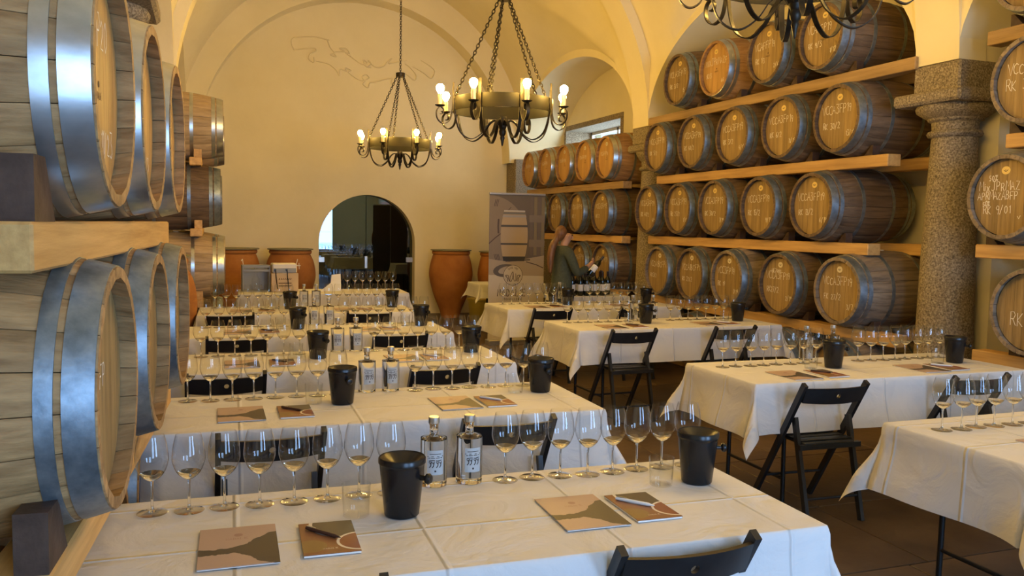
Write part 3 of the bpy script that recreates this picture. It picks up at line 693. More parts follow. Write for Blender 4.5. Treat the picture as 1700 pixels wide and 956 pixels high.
# left rack close to the camera (heads face +x)
LA = .062                                 # the rack stands slightly askew to the room
def lxy(along, out):
    """point of the near rack: distance along it (from y = 2.24) and outwards from the barrel heads"""
    return -.212+math.sin(LA)*along+math.cos(LA)*out, 2.24+math.cos(LA)*along-math.sin(LA)*out
G_L = 'barrels in the near rack beside the tables'
left = {1:(.515,[.02,.81,1.60]),2:(1.243,[0,.80,1.60]),3:(1.972,[.03,.75,1.47])}
LT = {(3,0):(('VCAFP20',-.2,.09,.075),('9',-.14,-.13,.05),('11/23',.02,-.165,.06)),(3,1):(('VCAFP20',-.2,.05,.06),('11/23',.02,-.165,.05)),(3,2):(('VCA',-.1,.05,.06),),(2,0):(('VCA3FP',-.18,.0,.06),),(2,1):(('RK 2',-.1,.0,.06),)}
for t,(z,al) in left.items():
    for i,q in enumerate(al):
        barrel((*lxy(q,-.15 if t == 1 else 0),z), -LA, '%s steel-hooped oak barrel %s from the stone column, %s tier, near rack' % ('bright' if t==3 else 'dull', ORD[3-i], ('','bottom','middle','top')[t]), G_L,
               'stave_near', 'head_new' if t == 3 else 'head_tan', 'hoop_bright' if t == 3 else 'hoop', LT.get((t,i),()), None, t == 3, seed=400+t*10+i, roll=.1*i)
for t in left:
    z = left[t][0]-.33; th = .17 if t == 1 else .10
    for k,(o0,o1) in enumerate(((-.225,-.085),(-.80,-.66))):
        c = lxy(.75,(o0+o1)/2); L_ = 1.16 if t == 3 else 1.08
        o = obj('timber_beam', MB().bbox((o0-o1)/2,(o1-o0)/2,-L_,1.14,-th,0,.006), 'pine', None, (*c,z), (0,0,-LA))
        tag(o,'pale pine beam under the %s tier of the near rack %s' % (('','bottom','middle','top')[t],('at the barrel heads','along the wall')[k]),'beam','beams of the near rack')
for zz, wh in ((1.642,'top'),(.913,'middle')):
    c = lxy(-.375 if wh == 'top' else -.33,-.122); o = chock(c[0],c[1],zz,1,'large dark chock against the first %s tier barrel of the near rack' % wh,True); o.rotation_euler = (0,0,-LA)
# stack further along the left side
FX = .13
G_S = 'barrels stacked behind the numbered clay jar'
for t,(z,mt,hp) in {1:(.42,'stave_brown','hoop'),2:(1.17,'stave_pale','hoop_bright'),3:(1.90,'stave_brown','hoop'),4:(2.62,'stave_pale','hoop_bright')}.items():
    for i, y in enumerate((9.45 if t==1 else 9.5, 10.92)):
        barrel((FX-.03*(t%2) + .03*i,y,z), 0, '%s oak barrel on the %s tier of the side stack, %s' % ('pale' if mt=='stave_pale' else 'dark', TIER[t] if t<4 else 'top', 'beside the numbered jar' if i==0 else 'beyond the column'), G_S, mt, 'head_tan', hp, (), None, False, seed=500+t*10+i)
    for k, x0 in enumerate((-.14,-.86 if False else -.72)):
        beam(x0-.06,x0+.06,9.15,11.25,z-.334,.08,'short pine beam under the %s tier of the side stack, %s' % (TIER[t] if t<4 else 'top','at the heads' if k==0 else 'at the wall'),'beams of the stack by the clay jar')
    if t > 1: chock(-.12,9.22,z-.333,1,'pale wood chock on the %s tier of the side stack' % (TIER[t] if t<4 else 'top'), material='pine')

# ------------------------------------------------------------------ tables
TZ = .765; TW, TD = 2.08, .76
def smooth(t): t = max(0,min(1,t)); return t*t*(3-2*t)
def cloth_mesh(w, d, ov_x, ov_y, seed, flare=.30):
    """draped cloth: flat top, hanging sides with shallow folds, pleated corners. local origin = table centre, top at z=0"""
    rng = random.Random(seed); ph = [rng.uniform(0,6.28) for _ in range(10)]
    def axis(half, ov):
        inner = [-half+.0+2*half*i/22 for i in range(23)]
        outs = [.006,.014,.03] + [.03+(ov-.03)*i/8 for i in range(1,9)]
        return [-half-o for o in reversed(outs)] + inner + [half+o for o in outs]
    xs, ys = axis(w/2, ov_x), axis(d/2, ov_y); vs = []
    for y in ys:
        for x in xs:
            a = max(0,abs(x)-w/2); b = max(0,abs(y)-d/2); sx = 1 if x > 0 else -1; sy = 1 if y > 0 else -1
            px, py = max(-w/2,min(w/2,x)), max(-d/2,min(d/2,y))
            if a == 0 and b == 0:
                z = .0012*math.sin(7*x+ph[0])*math.sin(9*y+ph[1]); edge = min(w/2-abs(x), d/2-abs(y)); z *= min(1,edge/.05)
                vs.append((x,y,z)); continue
            r = math.hypot(a,b); th = math.atan2(b,a)
            if a > 0 and b > 0: k = .10 + flare*math.sin(2*th)**1.3
            else:
                along = y if a > 0 else x; span = (d if a > 0 else w)/2
                k = .10 + .10*math.sin(along*6.5+ph[2])*math.sin(along*2.7+ph[3])
                k += flare*.35*max(0,(abs(along)-span+.16)/.16)**2
            rad = .012; drop = max(0,r-rad*.57)
            bend = min(1, r/.03)
            hx = (a/r)*sx; hy = (b/r)*sy
            out = rad*bend + drop*k*smooth(r/.3)
            zz = -(drop*math.sqrt(max(.2,1-min(.9,k)**2*.8)))
            vs.append((px+hx*out, py+hy*out, zz))
    kx = len(xs); fs = [(j*kx+i, j*kx+i+1, (j+1)*kx+i+1, (j+1)*kx+i) for j in range(len(ys)-1) for i in range(kx-1)]
    mb = MB().add(vs, fs); me = mb.mesh('tablecloth', 180); return me
def table(cx, cy, rot, name, w=TW, d=TD, ov=(.32,.30), seed=0, grp='folding tables under white cloths'):
    t = thing('folding_table', 'folding table with black steel legs, %s' % name, 'table', (cx,cy,0), (0,0,rot), grp)
    obj('tabletop', MB().bbox(-w/2+.006,w/2-.006,-d/2+.006,d/2-.006,TZ-.034,TZ-.004,.004), 'grey_plastic', t)
    for sx in (-1,1):
        for sy in (-1,1):
            obj('leg', MB().tube([(sx*(w/2-.28),sy*(d/2-.09),0),(sx*(w/2-.28),sy*(d/2-.10),TZ-.034)], .0135, 8), 'leg_metal', t, smooth=60)
        obj('leg_brace', MB().tube([(sx*(w/2-.28),-d/2+.09,.16),(sx*(w/2-.28),d/2-.09,.16)], .010, 6), 'leg_metal', t, smooth=60)
    c = obj('tablecloth', cloth_mesh(w,d,ov[0],ov[1],seed), 'cloth', None, (cx,cy,TZ), (0,0,rot))
    tag(c, 'white cotton tablecloth on the %s' % name, 'tablecloth', 'white tablecloths')
    return t
# (name, right end or left end x, back edge y, rotation)
TABLES = {
 'T1':(-.33+TW/2, 2.80-TD/2, -.022, 'sixth table from the arched door', 'L'),
 'T2':(-.27+TW/2, 4.45-TD/2, -.022, 'fifth table from the arched door', 'L'),
 'T3':(-.22+TW/2, 5.88-TD/2, -.010, 'fourth table from the arched door', 'L'),
 'T4':(-.20+TW/2, 7.46-TD/2, -.010, 'third table from the arched door', 'L'),
 'T5':(-.12+TW/2, 9.12-TD/2, -.020, 'second table from the arched door', 'L'),
 'T6':( .32+TW/2,11.42-TD/2, -.030, 'table closest to the arched door', 'L'),
 'R0':( 2.95+TW/2, 3.06-TD/2, .0, 'fourth table from the banner', 'R'),
 'R1':( 2.95+TW/2, 4.79-TD/2, -.012, 'third table from the banner', 'R'),
 'R2':( 2.95+TW/2, 7.31-TD/2, .012, 'second table from the banner', 'R'),
 'R3':( 2.95+TW/2, 9.14-TD/2, .015, 'table closest to the banner', 'R')}
for i,(k,(cx,cy,r,nm,side)) in enumerate(TABLES.items()):
    table(cx,cy,r,nm,seed=i+11)

# ---- tableware prototypes (meshes shared by all copies)
def bez(pts, n=6):
    out = []; m = len(pts)
    for i in range(m-1):
        p0 = pts[max(i-1,0)]; p1 = pts[i]; p2 = pts[i+1]; p3 = pts[min(i+2,m-1)]
        for k in range(n):
            t = k/n
            out.append(tuple(.5*((2*p1[j])+(-p0[j]+p2[j])*t+(2*p0[j]-5*p1[j]+4*p2[j]-p3[j])*t*t+(-p0[j]+3*p1[j]-3*p2[j]+p3[j])*t**3) for j in range(len(p1))))
    out.append(tuple(pts[-1])); return out
bowl = bez([(.0035,.098),(.017,.104),(.035,.122),(.0465,.150),(.0482,.170),(.0445,.205),(.0365,.238)],4)
BOWL = fix(MB().lathe(bowl, 28, cap=False).mesh('bowl', 180))
STEM = fix(MB().lathe([(.0115,.0045),(.0065,.010),(.0042,.022),(.0036,.055),(.0038,.085),(.0052,.0985)], 12).mesh('stem', 80))
FOOT = fix(MB().lathe([(0,0),(.043,0),(.0445,.0014),(.043,.0026),(.022,.0042),(.010,.0068),(0,.0075)], 28, cap=False).mesh('foot', 60))
wv = [(r*.975,z+.0006) for r,z in bowl if z < .127]; WINE = fix(MB().lathe([(0,wv[0][1])]+wv+[(0,wv[-1][1])], 24, cap=False).mesh('wine', 40))
for me, k in ((BOWL,'glass'),(STEM,'stem'),(FOOT,'glass'),(WINE,'wine')): me.materials.append(M[k])
def wine_glass(x, y, label, group, z=TZ):
    g = thing('wine_glass', label, 'wine glass', (x,y,z+.0018), (0,0,random.uniform(0,6)), group)
    for n, me in (('bowl',BOWL),('stem',STEM),('foot',FOOT),('wine',WINE)): obj(n, me, None, g)
BK_OUT = fix(MB().lathe([(0,0),(.050,0),(.053,.004),(.068,.150),(.0685,.158),(.072,.162),(.072,.176),(.069,.180),(.066,.176)], 32, cap=False).mesh('bucket_body', 40))
BK_FUN = fix(MB().lathe([(.0665,.1765),(.060,.172),(.034,.152),(.016,.138),(.013,.120)], 32, cap=False).mesh('funnel', 60))
BK_KNOB = fix(MB().lathe([(0,0),(.008,0),(.008,.018),(.015,.022),(.017,.030),(.012,.037),(0,.038)], 16, cap=False).mesh('knob', 50))
for me in (BK_OUT,BK_FUN,BK_KNOB): me.materials.append(M['black_plastic'])
def bucket(x, y, rot, label):
    b = thing('spit_bucket', label, 'spittoon', (x,y,TZ+.0015), (0,0,rot), 'black spit buckets on the tables')
    obj('bucket_body', BK_OUT, None, b); obj('funnel', BK_FUN, None, b)
    obj('knob', BK_KNOB, None, b, (.063,0,.122), (0,PI/2,0))
TUMB = fix(MB().lathe([(0,.005),(.034,.005),(.037,.008),(.0425,.098),(.0435,.098),(.039,.003),(.036,0),(0,0)], 28, cap=False).mesh('tumbler', 40)); TUMB.materials.append(M['tumbler'])
def tumbler(x, y, label): tag(obj('tumbler', TUMB, None, None, (x,y,TZ+.0015)), label, 'tumbler', 'water tumblers on the tables')
WB = bez([(.043,.004),(.0455,.012),(.0455,.150),(.0435,.158)],3)
BT_BODY = fix(MB().lathe([(0,0),(.040,0)]+WB+[(.030,.164),(.017,.168),(.0145,.174),(.0145,.205),(.017,.208),(.017,.214),(0,.214)], 32, cap=False).mesh('bottle_body', 40)); BT_BODY.materials.append(M['bottle'])
BT_CAP = fix(MB().lathe([(0,.212),(.0185,.212),(.019,.214),(.019,.232),(.017,.234),(0,.234)], 24, cap=False).mesh('cap', 40)); BT_CAP.materials.append(M['silver'])
def label_mesh():
    mb = MB(); n = 10; a0 = -PI/2-.62; a1 = -PI/2+.62; vs = []
    for i in range(n+1):
        a = a0+(a1-a0)*i/n
        for r,z in ((.0458,.045),(.0458,.128),(.0462,.128),(.0462,.045)): vs.append((r*math.cos(a),r*math.sin(a),z))
    fs = [(i*4+k, i*4+(k+1)%4, (i+1)*4+(k+1)%4, (i+1)*4+k) for i in range(n) for k in range(4)] + [(0,1,2,3),(n*4+3,n*4+2,n*4+1,n*4)]
    return fix(mb.add(vs,fs).mesh('label'))
def label_print():
    mb = MB(); cyl = lambda u,v: (.0468*math.cos(-PI/2+u/.0468), .0468*math.sin(-PI/2+u/.0468), v)
    rng = random.Random(4)
    for k,(w,v) in enumerate(((.020,.116),(.028,.108),(.024,.103))): ribbon(mb,[(-w,v),(-w/3,v),(w/3,v),(w,v)],.0022,cyl)
    for u in (-.018,-.008,.006,.017): ribbon(mb,[(u-.004,.090),(u,.084),(u+.004,.091),(u+.002,.076),(u-.003,.070)],.0032,cyl)
    ribbon(mb,[(-.022,.093),(-.008,.095),(.008,.093),(.022,.095)],.003,cyl); ribbon(mb,[(-.003,.058),(.003,.058)],.006,cyl)
    me = mb.mesh('label_print'); me.materials.append(M['ink']); return me
BT_LAB = label_mesh(); BT_LAB.materials.append(M['label']); BT_PRT = label_print()
def water_bottle(x, y, rot, label):
    b = thing('water_bottle', label, 'bottle', (x,y,TZ+.0015), (0,0,rot), 'squat clear bottles on the tables')
    obj('bottle_body', BT_BODY, None, b); obj('cap', BT_CAP, None, b); l = obj('label', BT_LAB, None, b); obj('label_print', BT_PRT, None, l)
def book_mesh(w, h, t, name): return fix(MB().bbox(-w/2,w/2,-h/2,h/2,0,t,.0006).mesh(name))
BRO_COV = book_mesh(.205,.29,.0022,'cover'); BRO_COV.materials.append(M['brochure'])
BRO_PAG = book_mesh(.203,.288,.0026,'pages'); BRO_PAG.materials.append(M['paper'])
NOT_COV = book_mesh(.152,.245,.0015,'cover'); NOT_COV.materials.append(M['notebook'])
NOT_PAG = book_mesh(.150,.243,.0055,'pages'); NOT_PAG.materials.append(M['paper'])
mb = MB(); write(mb,'NADALIE',0,.045,.013,lambda u,v:(u,v,.0024),.0016,1.15,.0,random.Random(1),True); mb.lathe([(.010,.00235),(.012,.0024)],16); mb.v = [(x,y+.078 if i >= len(mb.v)-32 else y,z) for i,(x,y,z) in enumerate(mb.v)]
TITLE = mb.mesh('printed_title'); TITLE.materials.append(plain('rose_print',(.33,.20,.16),.5))
mb = MB(); write(mb,'NADALIE',.0,-.09,.009,lambda u,v:(u,v,.0017),.0013,1.15,.0,random.Random(1),True)
TITLE2 = mb.mesh('printed_title'); TITLE2.materials.append(plain('pale_print',(.6,.5,.42),.5))
def brochure(x, y, rot, label):
    b = thing('brochure', label, 'brochure', (x,y,TZ+.0018), (0,0,rot), 'landscape brochures on the tables')
    obj('pages', BRO_PAG, None, b); c = obj('cover', BRO_COV, None, b, (0,0,.0026)); obj('printed_title', TITLE, None, c)
PEN = fix(MB().lathe([(0,0),(.0012,0),(.0035,.012),(.0055,.02),(.0055,.118),(.0045,.132),(0,.133)], 12, 'x', False).mesh('barrel',50)); PEN.materials.append(None)
CLIP = fix(MB().box(.095,.130,-.0015,.0015,.0055,.0075).mesh('clip')); CLIP.materials.append(None)
def notebook(x, y, rot, label, penlabel, white):
    b = thing('notebook', label, 'notebook', (x,y,TZ+.0018), (0,0,rot), 'earth-toned notebooks on the tables')
    obj('pages', NOT_PAG, None, b); c = obj('cover', NOT_COV, None, b, (0,0,.0055)); obj('printed_title', TITLE2, None, c)
    dx, dy = -.045*math.cos(rot)-.045*math.sin(rot), -.045*math.sin(rot)+.045*math.cos(rot)
    p = thing('pen', penlabel, 'pen', (x+.048*math.cos(-.9+rot), y+.048*math.sin(-.9+rot)+.01, TZ+.0018+.0070+.0058), (0,0,rot+2.28), 'pens on the notebooks')
    obj_m('pen_barrel', PEN, 'pen_white' if white else 'pen_dark', p); obj_m('clip', CLIP, 'steel', p)
def place(k, glassL=8, glassR=8, bottles=2, booksL=True, booksR=True, bkL=True, bkR=True, tumb=True):
    cx,cy,r,nm,side = TABLES[k]; w, d = TW, TD
    def W2(lx, ly):                # lx from the table's left end, ly back from its far edge
        a = lx-w/2; b = d/2-ly
        return cx+a*math.cos(r)-b*math.sin(r), cy+a*math.sin(r)+b*math.cos(r)
    sL, sR = ('barrel-side','aisle-side') if side == 'L' else ('aisle-side','rack-side')
    rng = random.Random(hash(k) % 1000 if False else sum(map(ord,k)))
    if side == 'L': gl0, gls, gr0, grs, bL, bR, tL, tR, bo = .15,.1035,1.28,.1015,(.87,.325),(1.925,.27),(.735,.30),(1.785,.27),(1.03,1.155)
    else: gl0, gls, gr0, grs, bL, bR, tL, tR, bo = .135,.104,1.215,.1012,(.85,.385),(1.85,.40),(.675,.385),(1.70,.40),(.89,1.11)
    gy = .115 if side == 'L' else .20
    for i in range(glassL):
        x,y = W2(gl0+gls*i+rng.uniform(-.0015,.0015), gy+rng.uniform(-.008,.012)); wine_glass(x,y,'wine glass %s from the bucket, %s place, %s' % (ORD[8-i],sL,nm),'wine glasses set out on the tables')
    for i in range(glassR):
        x,y = W2(gr0+grs*i+rng.uniform(-.0012,.0012), gy-.03*(side=='L')+rng.uniform(-.008,.012)); wine_glass(x,y,'wine glass %s from the bucket, %s place, %s' % (ORD[8-i],sR,nm),'wine glasses set out on the tables')
    if bkL: bucket(*W2(*bL), {'T1':-.75,'T2':-1.35,'R1':-.25}.get(k, -1.1+rng.uniform(-.3,.3)), 'black spit bucket at the %s place, %s' % (sL,nm))
    if bkR: bucket(*W2(*bR), {'T1':-.30,'T2':-1.45,'R1':-1.0,'R2':-.3}.get(k, -1.2+rng.uniform(-.3,.3)), 'black spit bucket at the %s place, %s' % (sR,nm))
    if tumb:
        if bkL: tumbler(*W2(*tL), 'clear tumbler beside the bucket, %s place, %s' % (sL,nm))
        if bkR: tumbler(*W2(*tR), 'clear tumbler beside the bucket, %s place, %s' % (sR,nm))
    for i in range(bottles):
        water_bottle(*W2(bo[i], .06), rng.uniform(-.15,.25), 'squat clear bottle with silver cap, %s to the aisle, %s' % (('nearer','farther')[i if side=='R' else 1-i], nm))
    if booksL:
        x,y = W2(.395,.465 if side=='L' else .58); brochure(x,y,r+rng.uniform(-.03,.03),'landscape-covered brochure at the %s place, %s' % (sL,nm))
        x,y = W2(.635,.475 if side=='L' else .58); notebook(x,y,r+rng.uniform(-.03,.03),'brown notebook at the %s place, %s' % (sL,nm),'dark pen on the notebook, %s place, %s' % (sL,nm),False)
    if booksR:
        x,y = W2(1.405,.46 if side=='L' else .56); brochure(x,y,r+rng.uniform(-.02,.04),'landscape-covered brochure at the %s place, %s' % (sR,nm))
        x,y = W2(1.61,.47 if side=='L' else .56); notebook(x,y,r+rng.uniform(-.02,.04),'brown notebook at the %s place, %s' % (sR,nm),'white pen on the notebook, %s place, %s' % (sR,nm),True)
for k in ('T1','T2','T3','T4','T5'): place(k)
place('T6', 0, 8, 0, False, False, False, False)
place('R0', 8, 0, 0, True, False, False, False, False)
for k in ('R1','R2'): place(k)
place('R3', bottles=1)

# ------------------------------------------------------------------ folding chairs
def chair_parts():
    """local: x across, +y towards the table, origin on the floor under the top rail"""
    out = []
    hw = .20
    for s in (-1,1):
        out.append(('back_leg', MB().bar((s*(hw+.008),0,.795),(s*(hw+.008),.47,.0),.022,.036,(0,1,0))))
        out.append(('front_leg', MB().bar((s*(hw-.018),.115,.585),(s*(hw-.018),-.035,0),.022,.034,(0,1,0))))
    # curved top rail with a hand hole
    mb = MB(); n = 14; vs=[]; fs=[]
    for i in range(n+1):
        u = -1+2*i/n; x = u*hw; y = .028-.035*(1-u*u); 
        for dy,z in ((-.009,.685-.008*(1-u*u)),(.009,.69-.008*(1-u*u)),(-.003,.772),(-.021,.772)):
            vs.append((x, y+dy+(.72-z)*.25, z))
    for i in range(n):
        for k in range(4): fs.append((i*4+k,i*4+(k+1)%4,(i+1)*4+(k+1)%4,(i+1)*4+k))
    fs += [(0,1,2,3),(n*4+3,n*4+2,n*4+1,n*4)]
    out.append(('top_rail', mb.add(vs,fs)))
    out.append(('seat', MB().bbox(-hw+.03,hw-.03,.03,.40,.435,.455,.006)))
    for k,y in enumerate((.09,.17,.25,.33)): out.append(('seat_slat', MB().bbox(-hw+.025,hw-.025,y-.03,y+.03,.456,.463,.003)))
    out.append(('seat_rail', MB().bar((-hw-.005,.035,.43),(hw+.005,.035,.43),.024,.03)))
    out.append(('stretcher', MB().tube([(-hw+.018,-.0,.14),(hw-.018,-.0,.14)],.0085,8)))
    out.append(('stretcher', MB().tube([(-hw-.005,.365,.18),(hw+.005,.365,.18)],.0085,8)))
    for s in (-1,1): out.append(('pivot_bolt', MB().lathe([(0,-.0),(.013,0),(.013,.016),(0,.018)],12,'x',False)))
    res = []
    for n,m in out:
        me = fix(m.mesh(n, 45))
        if n == 'top_rail':
            a = bpy.data.objects.new('rail', me); COL.objects.link(a)
            cm = fix(MB().lathe([(0,-.1),(.0135,-.1),(.0135,.1),(0,.1)],16,cap=False).mesh('cut')); c = bpy.data.objects.new('cut', cm); COL.objects.link(c)
            c.location = (0,0,.728); c.rotation_euler = (PI/2,0,0)
            md = a.modifiers.new('hole','BOOLEAN'); md.operation = 'DIFFERENCE'; md.object = c; md.solver = 'EXACT'
            dg = bpy.context.evaluated_depsgraph_get(); me = bpy.data.meshes.new_from_object(a.evaluated_get(dg)); me.name = 'top_rail'
            bpy.data.objects.remove(a); bpy.data.objects.remove(c)
        me.materials.clear(); res.append((n, me))
    return res
CH = chair_parts()
for n,me in CH: me.materials.append(M['chair'])
def chair(x, y, rot, label):
    c = thing('folding_chair', label, 'chair', (x,y,0), (0,0,rot), 'black folding chairs at the tables'); pb = 0
    for n,me in CH:
        o = obj(n, me, None, c)
        if n == 'pivot_bolt': o.location = ((-.222,.206)[pb],.225,.415); pb += 1
    return c
for k,(cx,cy,r,nm,side) in TABLES.items():
    if k == 'T6': continue
    sL, sR = ('barrel-side','aisle-side') if side == 'L' else ('aisle-side','rack-side')
    offs = {'T1':(-.52,.53),'T2':(-.53,.49),'T3':(-.74,.53),'T4':(-.66,.57),'T5':(-.75,.54),'R0':(-.6,.4),'R1':(-.67,.41),'R2':(-.64,.37),'R3':(-.64,.37)}[k]
    for s, ox in ((sL,offs[0]),(sR,offs[1])):
        if k == 'R0' and s == 'rack-side': continue
        fy = -TD/2-{'T1':.08,'T2':.20,'R1':.23,'R2':.25,'R3':.27}.get(k,.19)
        x = cx+ox*math.cos(r)-fy*math.sin(r); y = cy+ox*math.sin(r)+fy*math.cos(r)
        chair(x,y,r+random.uniform(-.04,.04),'black wooden folding chair at the %s place, %s' % (s,nm))

# ------------------------------------------------------------------ chandeliers
def scroll(cx, cz, r0, r1, a0, a1, n=14):
    return [(cx+(r0+(r1-r0)*i/n)*math.cos(a0+(a1-a0)*i/n), cz+(r0+(r1-r0)*i/n)*math.sin(a0+(a1-a0)*i/n)) for i in range(n+1)]
def chain_mesh(a, b, link=.042, r=.0042):
    a, b = Vector(a), Vector(b); L = (b-a).length; n = max(2,int(L/(link*.72))); t = (b-a).normalized()
    up = Vector((0,1,0)) if abs(t.y) < .9 else Vector((1,0,0)); s1 = t.cross(up).normalized(); s2 = t.cross(s1); mb = MB()
    for i in range(n):
        c = a+(b-a)*((i+.5)/n); s = s1 if i%2 else s2; h = L/n*.68
        pts = [c+t*(h*math.cos(q))+s*(link*.27*math.sin(q)) for q in [2*PI*k/9 for k in range(9)]]
        mb.tube(pts, r, 4, True)
    return mb
ARM = bez([(.035,-.155),(.07,-.115),(.12,-.14),(.18,-.225),(.27,-.275),(.36,-.225),(.405,-.10),(.412,.04)],5)
HOOK = bez([(.418,.16),(.432,.175),(.447,.16),(.440,.14)],3)
SC = bez([(.422,.165),(.424,.05),(.430,-.05),(.452,-.135),(.505,-.165),(.552,-.13),(.560,-.07),(.535,-.035),(.505,-.05),(.508,-.085),(.53,-.09)],5)
def strap(pts, w, th): return MB().tube([(x,0,z) for x,z in pts], 0, flat=(w,th))
def fixstrap(pts, w, th):
    mb = MB(); n = len(pts); vs=[]; fs=[]
    for i in range(n):
        a = pts[max(i-1,0)]; b = pts[min(i+1,n-1)]; dx,dz = b[0]-a[0], b[1]-a[1]; l = math.hypot(dx,dz) or 1; nx,nz = -dz/l*th/2, dx/l*th/2
        for s,y in ((1,-w/2),(1,w/2),(-1,w/2),(-1,-w/2)): vs.append((pts[i][0]+nx*s, y, pts[i][1]+nz*s))
    for i in range(n-1):
        for k in range(4): fs.append((i*4+k,i*4+(k+1)%4,(i+1)*4+(k+1)%4,(i+1)*4+k))
    fs += [(0,1,2,3),tuple((n-1)*4+k for k in (3,2,1,0))]
    return mb.add(vs,fs)
CD = {}
CD['arm'] = fix(fixstrap(ARM,.026,.006).mesh('arm',50)); CD['scroll'] = fix(fixstrap(SC,.026,.006).mesh('scroll',50)); CD['hook'] = fix(fixstrap(HOOK,.02,.005).mesh('hook',50))
CD['cup'] = fix(MB().lathe([(0,-.035),(.018,-.035),(.040,-.024),(.042,-.020),(.012,-.02),(0,-.02)],20,cap=False).mesh('drip_cup',40))
CD['candle'] = fix(MB().lathe([(0,-.02),(.0185,-.02),(.0185,.068),(0,.068)],16,cap=False).mesh('candle_sleeve',40))
CD['bulb'] = fix(MB().lathe([(.014,.068),(.018,.076),(.029,.094),(.033,.112),(.029,.131),(.016,.143),(0,.146)],14,cap=True).mesh('bulb',180))
CD['ring'] = fix(MB().lathe([(.404,-.055),(.410,-.055),(.410,.055),(.404,.055),(.404,-.055)],56,cap=False).mesh('ring_band',40))
CD['hub'] = fix(MB().lathe([(0,-.08),(.030,-.08),(.034,-.09),(.034,-.165),(.024,-.185),(.03,-.20),(.026,-.225),(.016,-.24),(.02,-.255),(.013,-.275),(.008,-.31),(0,-.325)],18,cap=False).mesh('hub_finial',40))
CD['cap'] = fix(MB().lathe([(0,.85),(.055,.85),(.058,.855),(.058,.90),(.05,.905),(0,.905)],20,cap=False).mesh('top_cap',40))
for k,m_ in (('arm','iron'),('scroll','iron'),('hook','iron'),('cup','iron'),('candle','candle'),('bulb','bulb'),('ring','ring'),('hub','iron'),('cap','iron')): CD[k].materials.append(M[m_])
def chandelier(x, y, z, rot, label, ztop, chains=5):
    c = thing('chandelier', label, 'chandelier', (x,y,z), (0,0,rot), 'wrought iron chandeliers')
    obj('ring_band', CD['ring'], None, c); obj('hub_finial', CD['hub'], None, c); obj('top_cap', CD['cap'], None, c)
    for i in range(8):
        a = 2*PI*i/8
        arm = obj('arm', CD['arm'], None, c, rot=(0,0,a)); s = obj('scroll', CD['scroll'], None, c, rot=(0,0,a))
        px, py = .532*math.cos(a), .532*math.sin(a)
        obj('drip_cup', CD['cup'], None, c, (px,py,0)); obj('candle_sleeve', CD['candle'], None, c, (px,py,0)); obj('bulb', CD['bulb'], None, c, (px,py,0))
    for i in range(chains):
        a = 2*PI*i/chains+.35
        obj('chain', chain_mesh((.40*math.cos(a),.40*math.sin(a),.05),(.045*math.cos(a),.045*math.sin(a),.855)), 'iron', c)
    obj('chain', chain_mesh((0,0,.90),(0,0,ztop-z)), 'iron', c)
chandelier(2.29,10.76,2.66,.18,'wrought iron chandelier with lit candle bulbs nearest the arched door',vault_z(2.29,10.76))
chandelier(2.26,6.62,2.62,.02,'wrought iron chandelier with lit candle bulbs over the middle tables',vault_z(2.26,6.62))
chandelier(2.68,3.48,2.90,.30,'wrought iron chandelier hanging beside the near granite column',vault_z(2.68,3.48))

# ------------------------------------------------------------------ clay jars, tub
def jar(x, y, H, rmax, rneck, rbase, label, num=None, numang=0, lid=True, numh=.16):
    j = thing('clay_jar', label, 'jar', (x,y,0), group='large terracotta jars')
    prof = bez([(rbase,0),(rbase*1.25,.12*H),(rmax*.80,.35*H),(rmax*.985,.58*H),(rmax,.70*H),(rmax*.93,.83*H),(rneck*1.03,.925*H)],5)
    prof = [(0,0)]+prof+[(rneck,.94*H),(rneck*1.06,.95*H),(rneck*1.08,.975*H),(rneck*1.05,.995*H),(rneck*.95,H),(rneck*.9,.96*H)]
    obj('jar_body', MB().lathe(prof,40,cap=False), 'terracotta', j, smooth=50)
    if lid: obj('lid', MB().lathe([(0,H+.001),(rneck*1.15,H+.001),(rneck*1.16,H+.018),(0,H+.02)],36,cap=False), 'lid', j)
    if num:
        zc = .84*H-.03; rr = lambda v: next((a[0]+(b[0]-a[0])*((zc+v-a[1])/(b[1]-a[1]) if b[1]>a[1] else 0) for a,b in zip(prof[1:-1],prof[2:]) if a[1] <= zc+v <= b[1]), rmax)
        mb = MB()
        def dens(st):
            out=[]
            for p,q in zip(st[:-1],st[1:]):
                for k in range(4): out.append((p[0]+(q[0]-p[0])*k/4,p[1]+(q[1]-p[1])*k/4))
            return out+[st[-1]]
        for st in GL[num]:
            ribbon(mb,[((p-.4)*numh*.7,(q-.5)*numh) for p,q in dens(st)],.012,lambda u,v:((rr(v)+.004)*math.cos(numang+u/rmax),(rr(v)+.004)*math.sin(numang+u/rmax),zc+v))
        obj('chalk_number', mb.mesh('chalk_number'), 'chalk', j)
jar(4.02,14.5,1.19,.385,.315,.16,'amber terracotta jar standing beside the arched door and plastic tub')
jar(4.83,14.28,1.17,.36,.30,.16,'terracotta jar half hidden behind the banner')
jar(1.24,14.42,1.19,.405,.32,.19,'terracotta jar chalked with the number 4 beside the arched door','4',-1.35)
jar(.32,14.25,1.20,.44,.36,.22,'terracotta jar between the jar numbered 4 and the barrel stack','1',-1.2)
jar(-.56,8.6,1.30,.43,.33,.2,'terracotta jar chalked with the number 2 in front of the barrel stack','2',-1.10,True,.2)
t = thing('plastic_tub', 'olive yellow plastic tub on the floor beside the amber jar', 'tub', (4.33,13.75,0))
obj('tub_body', MB().lathe([(0,0),(.15,0),(.16,.01),(.20,.36),(.215,.365),(.215,.385),(.19,.38),(.15,.03),(0,.03)],28,cap=False),'tub',t,smooth=40)
obj('lid', MB().lathe([(0,.387),(.22,.387),(.222,.397),(.19,.408),(0,.41)],28,cap=False),'tub',t,smooth=40)
